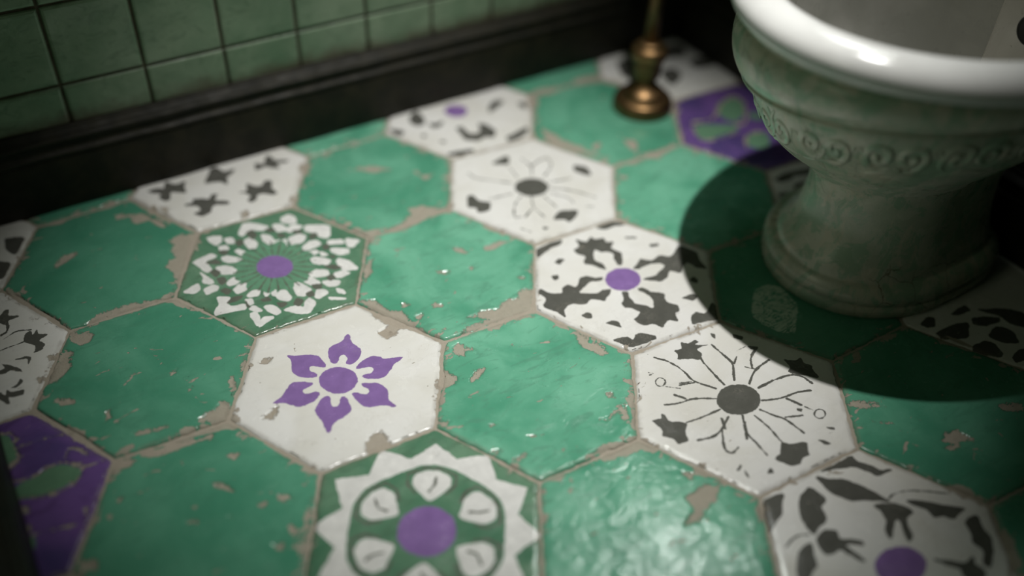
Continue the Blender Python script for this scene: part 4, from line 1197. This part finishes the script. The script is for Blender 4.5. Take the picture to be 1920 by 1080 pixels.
    me.vertices.foreach_set('co', verts.ravel())
    me.loops.add(T.size)
    me.loops.foreach_set('vertex_index', T.ravel().astype(np.int32))
    me.polygons.add(len(T))
    me.polygons.foreach_set('loop_start', np.arange(0, T.size, 3, dtype=np.int32))
    me.polygons.foreach_set('loop_total', np.full(len(T), 3, np.int32))
    me.update(calc_edges=True)
    me.polygons.foreach_set('use_smooth', [True] * len(T))
    for nm, val in list(F_.items()) + [('edge', ed)]:
        at = me.attributes.new(nm, 'FLOAT', 'POINT')
        at.data.foreach_set('value', val.astype(np.float32))
    me.validate()
    mat = {'green': M_GREEN, 'greenrefl': M_GREEN_REFL, 'cream': M_CREAM, 'star': M_STAR, 'purple': M_PURPLE}[kind]
    return link('floor_tile', me, mat, floor)


def tile_kind(q, r):
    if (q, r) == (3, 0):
        return 'greenrefl'
    if q % 2:
        return 'green'
    if (q, r) in ((-2, 2), (4, -2)):
        return 'purple'
    if (q, r) in ((0, 0), (0, 2)):
        return 'star'
    if (q, r) in MOTIF:
        return 'cream'
    return 'star'


TILE_LABELS = {
    (0, 1): 'cream hexagon tile with six-petalled purple flower',
    (0, 0): 'hexagon tile with twelve-pointed white mosaic star and small purple centre',
    (0, 2): 'hexagon tile with large white star, fat petals and purple centre',
    (2, 0): 'cream hexagon tile with black leafy arabesques and lilac centre',
    (2, 1): 'cream hexagon tile with black-outlined daisy half in the toilet shadow',
    (2, -1): 'cream hexagon tile with faint grey daisy and grey centre',
    (0, -1): 'cream hexagon tile with scattered black crosses by the skirting',
    (2, -2): 'cream hexagon tile with black blotches and purple dot by the skirting',
    (2, 2): 'cream hexagon tile with dark curved leaves and deep purple centre',
    (-2, 1): 'cream hexagon tile with black ink scrolls',
    (-2, 2): 'purple hexagon tile with green patches by the dark skirting',
    (4, -2): 'purple hexagon tile with green patches behind the toilet',
    (4, -3): 'cream hexagon tile with black marks behind the brass pipe',
    (4, 0): 'cream hexagon tile with black pebble spots in shade beside the toilet foot',
    (4, -1): 'cream hexagon tile with black bands in shade behind the toilet stem',
    (3, 0): 'dark green hexagon tile with painted pale reflection patch at the toilet foot',
}
for q, r, cs in TILES:
    detail = (q, r) in MOTIF or (q, r) in ((0, 0), (0, 2))
    n = 44
    if detail:
        n = 84 if q % 2 else 128
    if (q, r) == (2, 1):
        n = 170
    if (q, r) in ((4, -3), (4, 0), (4, -1), (-2, 0)):
        n = 80
    o = build_tile(q, r, cs, n)
    if (q, r) in TILE_LABELS:
        o['label'] = TILE_LABELS[(q, r)]
    elif q % 2:
        o['label'] = 'worn green glazed hexagon tile'

# ------------------------------------------------------------------ toilet
CU, CV = 5.30, -2.72
NSEG = 160


def section(z, a, b, back, k=0.0, n=2.6):
    """one horizontal outline: round front, squarer back. k lets the outline sag towards the left wall"""
    pts = []
    for i in range(NSEG):
        t = 2 * pi * i / NSEG
        c, s = cos(t), sin(t)
        if c < 0:
            u, v = CU + a * c, CV + b * s
        else:
            u = CU + back * abs(c) ** (2 / n)
            v = CV + b * math.copysign(abs(s) ** (2 / n), s)
        pts.append(((u) * S, v * S, (z + k * (-2.2 - v)) * S))
    return pts


def dense(secs, n=6):
    """Catmull-Rom through the section parameters"""
    A = np.array(secs, float)
    out = []
    for i in range(len(A) - 1):
        p0, p1, p2, p3 = A[max(i - 1, 0)], A[i], A[i + 1], A[min(i + 2, len(A) - 1)]
        for k_ in range(n):
            t = k_ / n
            out.append(.5 * ((2 * p1) + (-p0 + p2) * t + (2 * p0 - 5 * p1 + 4 * p2 - p3) * t * t + (-p0 + 3 * p1 - 3 * p2 + p3) * t ** 3))
    out.append(A[-1])
    return out


toilet = empty('toilet', (CU * S, CV * S, 0), 'old porcelain pedestal toilet with white rolled rim and mottled body shaded grey-green', 'toilet')
toilet_inv = Matrix.Translation((-CU * S, -CV * S, 0))


def tpart(name, me, mat, parent=None):
    me.transform(toilet_inv)
    return link(name, me, mat, parent or toilet)


# pedestal: (z, a, b, back, k)
ped = [(0.0, 1.07, 0.925, 1.19, 0), (0.015, 1.1, 0.95, 1.22, 0), (0.08, 1.115, 0.965, 1.23, 0), (0.125, 1.105, 0.955, 1.22, 0), (0.145, 1.085, 0.935, 1.2, 0), (0.16, 1.105, 0.945, 1.22, 0), (0.21, 1.13, 0.96, 1.24, 0), (0.27, 1.125, 0.95, 1.23, 0), (0.325, 1.09, 0.9, 1.2, 0), (0.345, 1.05, 0.86, 1.17, 0), (0.36, 1.035, 0.83, 1.15, 0.0), (0.42, 1.01, 0.8, 1.14, 0.01), (0.5, 0.945, 0.77, 1.12, 0.02), (0.6, 0.87, 0.735, 1.1, 0.05), (0.7, 0.825, 0.715, 1.09, 0.08), (0.85, 0.805, 0.7, 1.08, 0.12), (1.0, 0.815, 0.7, 1.08, 0.15), (1.1, 0.835, 0.72, 1.09, 0.17), (1.16, 0.87, 0.75, 1.12, 0.17)]
rings = [section(*s, n=3.6) for s in dense(ped, 5)]
tpart('pedestal', rings_mesh('pedestal', rings, True, True, True), M_BODY)

bowl = [(1.06, .80, .69, .93, .17), (1.085, .835, .72, .97, .17), (1.11, .875, .755, 1.0, .17), (1.20, .96, .82, 1.06, .17), (1.30, 1.09, .92, 1.10, .17), (1.40, 1.22, 1.02, 1.14, .17), (1.50, 1.33, 1.10, 1.17, .17),
        (1.60, 1.42, 1.17, 1.20, .17), (1.70, 1.495, 1.23, 1.21, .17), (1.80, 1.555, 1.28, 1.22, .17), (1.90, 1.60, 1.31, 1.23, .17), (2.0, 1.635, 1.34, 1.23, .165),
        (2.065, 1.645, 1.35, 1.23, .165), (2.08, 1.67, 1.375, 1.24, .165), (2.09, 1.73, 1.43, 1.24, .165), (2.115, 1.765, 1.455, 1.24, .16), (2.14, 1.765, 1.455, 1.24, .155), (2.16, 1.755, 1.445, 1.24, .155),
        (2.20, 1.81, 1.49, 1.24, .15), (2.30, 1.87, 1.535, 1.24, .13), (2.40, 1.905, 1.56, 1.24, .11), (2.50, 1.915, 1.57, 1.24, .085), (2.60, 1.90, 1.56, 1.24, .06),
        (2.66, 1.86, 1.53, 1.24, .04), (2.69, 1.87, 1.54, 1.24, .03), (2.72, 1.925, 1.59, 1.24, .02), (2.75, 1.945, 1.61, 1.24, .01), (2.775, 1.93, 1.60, 1.24, 0), (2.80, 1.88, 1.56, 1.24, 0)]
bowl_d = dense(bowl, 4)
rings = [section(*s) for s in bowl_d]
tpart('bowl', rings_mesh('bowl', rings, True, True, False), M_BODY)
inner = [(2.93, 1.62, 1.335, 1.0, 0), (2.85, 1.585, 1.30, .97, 0), (2.6, 1.56, 1.27, .95, 0), (2.3, 1.50, 1.2, .93, 0.03), (2.0, 1.38, 1.1, .90, .05), (1.75, 1.15, .92, .85, .05), (1.60, .8, .65, .7, .04), (1.52, .35, .3, .35, .02), (1.5, .1, .1, .1, 0)]
rings = [section(*s) for s in dense(inner, 5)]
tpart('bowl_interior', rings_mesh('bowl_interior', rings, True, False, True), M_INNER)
rimp = [(2.80, 1.90, 1.57, 1.16, 0), (2.775, 1.95, 1.62, 1.20, 0), (2.785, 1.985, 1.65, 1.22, 0), (2.83, 2.015, 1.675, 1.24, 0), (2.89, 2.025, 1.685, 1.25, 0), (2.95, 2.0, 1.66, 1.24, 0), (3.0, 1.94, 1.61, 1.2, 0),
        (3.03, 1.86, 1.545, 1.16, 0), (3.035, 1.78, 1.475, 1.10, 0), (3.01, 1.705, 1.41, 1.05, 0), (2.965, 1.65, 1.365, 1.02, 0), (2.90, 1.615, 1.33, 1.0, 0), (2.86, 1.60, 1.315, .98, 0)]
rings = [section(*s) for s in dense(rimp, 4)]
tpart('rim', rings_mesh('rim', rings, True, False, False), M_RIM)

# flush box cast into the back of the bowl, overflow hole as a black disc for the shade inside
v, f = [], []
box_bm(v, f, (5.9, -3.92, 1.75), (6.24, -2.81, 2.90))
slab = tpart('overflow_box', mesh('overflow_box', v, f, False), M_SLAB)
bevel(slab, .004)


def disc_rings(cx, y0, z0, prof, n=48):
    """rings around the X axis: prof is (x, radius)"""
    return [[(x * S, (y0 + r_ * cos(2 * pi * i / n)) * S, (z0 + r_ * sin(2 * pi * i / n) * 1.0) * S) for i in range(n)] for x, r_ in prof]


HY, HZ = -3.165, 2.555
me = rings_mesh('overflow_hole', disc_rings(0, HY, HZ, [(5.902, .14), (5.89, .138), (5.885, .128), (5.893, .12), (5.896, .117), (5.896, .001)]), True, False, True)
hole = tpart('overflow_hole', me, M_BLACK, slab)


# moulded scroll ornament running round the frieze of the bowl
def bowl_point(t, z, out=0.0):
    P_ = [(s[0], s[1], s[2], s[4]) for s in bowl_d]
    zs = [p[0] for p in P_]
    a = np.interp(z, zs, [p[1] for p in P_]) + out
    b = np.interp(z, zs, [p[2] for p in P_]) + out
    k_ = np.interp(z, zs, [p[3] for p in P_])
    u, v_ = CU + a * cos(t), CV + b * sin(t)
    return Vector((u * S, v_ * S, (z + k_ * (-2.2 - v_)) * S))


def tube(path, rad, n=8):
    rings_ = []
    for i, p in enumerate(path):
        d = (path[min(i + 1, len(path) - 1)] - path[max(i - 1, 0)]).normalized()
        c = Vector((CU * S, CV * S, p.z))
        nrm = (p - c).normalized()
        nrm = (nrm - d * nrm.dot(d)).normalized()
        bi = d.cross(nrm)
        r_ = rad * (0.35 + .65 * min(1, i / 4, (len(path) - 1 - i) / 4))
        rings_.append([p + nrm * (cos(2 * pi * j / n) * r_ * .26) + bi * (sin(2 * pi * j / n) * r_) for j in range(n)])
    return rings_


sv, sf = [], []


def add_rings(rings_):
    n = len(rings_[0])
    b = len(sv)
    for r_ in rings_:
        sv.extend(r_)
    for k_ in range(len(rings_) - 1):
        for i in range(n):
            j = (i + 1) % n
            sf.append((b + k_ * n + i, b + k_ * n + j, b + (k_ + 1) * n + j, b + (k_ + 1) * n + i))


nrep = 7
for rep in range(nrep):
    t0 = pi - 1.05 + rep * (2.55 / (nrep - 1)) * 1.0
    for sgn in (-1, 1):
        # a spiral volute
        path = []
        for i in range(34):
            th = i / 33 * 3.1 * pi + rep
            rr_ = .195 * (1 - i / 36)
            path.append(bowl_point(t0 + sgn * .085 + sgn * cos(th) * rr_ * .52, 1.83 + sin(th) * rr_ * .95, .0))
        add_rings(tube(path, .0048))
        # a leaf stem between the volutes
        path = [bowl_point(t0 + sgn * (.17 + .05 * i / 8), 1.70 + .20 * sin(i / 8 * pi * .8), 0) for i in range(9)]
        add_rings(tube(path, .003))
    path = [bowl_point(t0 + x / 10 * .19, 1.615 + .03 * cos(x / 10 * pi), 0) for x in range(-10, 11)]
    add_rings(tube(path, .0028))
tpart('scroll_ornament', mesh('scroll_ornament', sv, sf), M_BODY)


# ------------------------------------------------------------------ brass pipe
def lathe(prof, n=56):
    return [[(r_ * cos(2 * pi * i / n) * S, r_ * sin(2 * pi * i / n) * S, z * S) for i in range(n)] for r_, z in prof]


pipe = empty('brass_pipe', (5.03 * S, .70 * S, 0), 'aged brass floor pipe on a stepped round flange in the back corner', 'pipe')
link('floor_flange', rings_mesh('floor_flange', lathe([(.33, 0), (.362, .01), (.372, .05), (.368, .10), (.35, .145), (.325, .17), (.295, .18), (.262, .182), (.25, .195), (.252, .225), (.242, .25), (.215, .27), (.18, .30), (.15, .335), (.13, .37), (.118, .40), (.112, .43)]), True, True, True), M_BRASS, pipe)
link('valve_body', rings_mesh('valve_body', lathe([(.11, .38), (.13, .40), (.155, .43), (.165, .46), (.172, .52), (.178, .60), (.182, .66), (.18, .69)]), True, True, True), M_BRASSD, pipe)
link('collar_nut', rings_mesh('collar_nut', lathe([(.18, .68), (.21, .69), (.222, .72), (.222, .78), (.215, .81), (.19, .83), (.165, .84), (.155, .86), (.15, .88), (.12, .90), (.09, .905)]), True, True, True), M_BRASS, pipe)
link('pipe_shaft', rings_mesh('pipe_shaft', lathe([(.088, .89), (.088, 1.5), (.088, 3), (.088, 6), (.088, 9)], 32), True, True, True), M_BRASSD, pipe)

for o in toilet.children:
    if o.name == 'rim':
        o['label'] = 'white rolled rim'
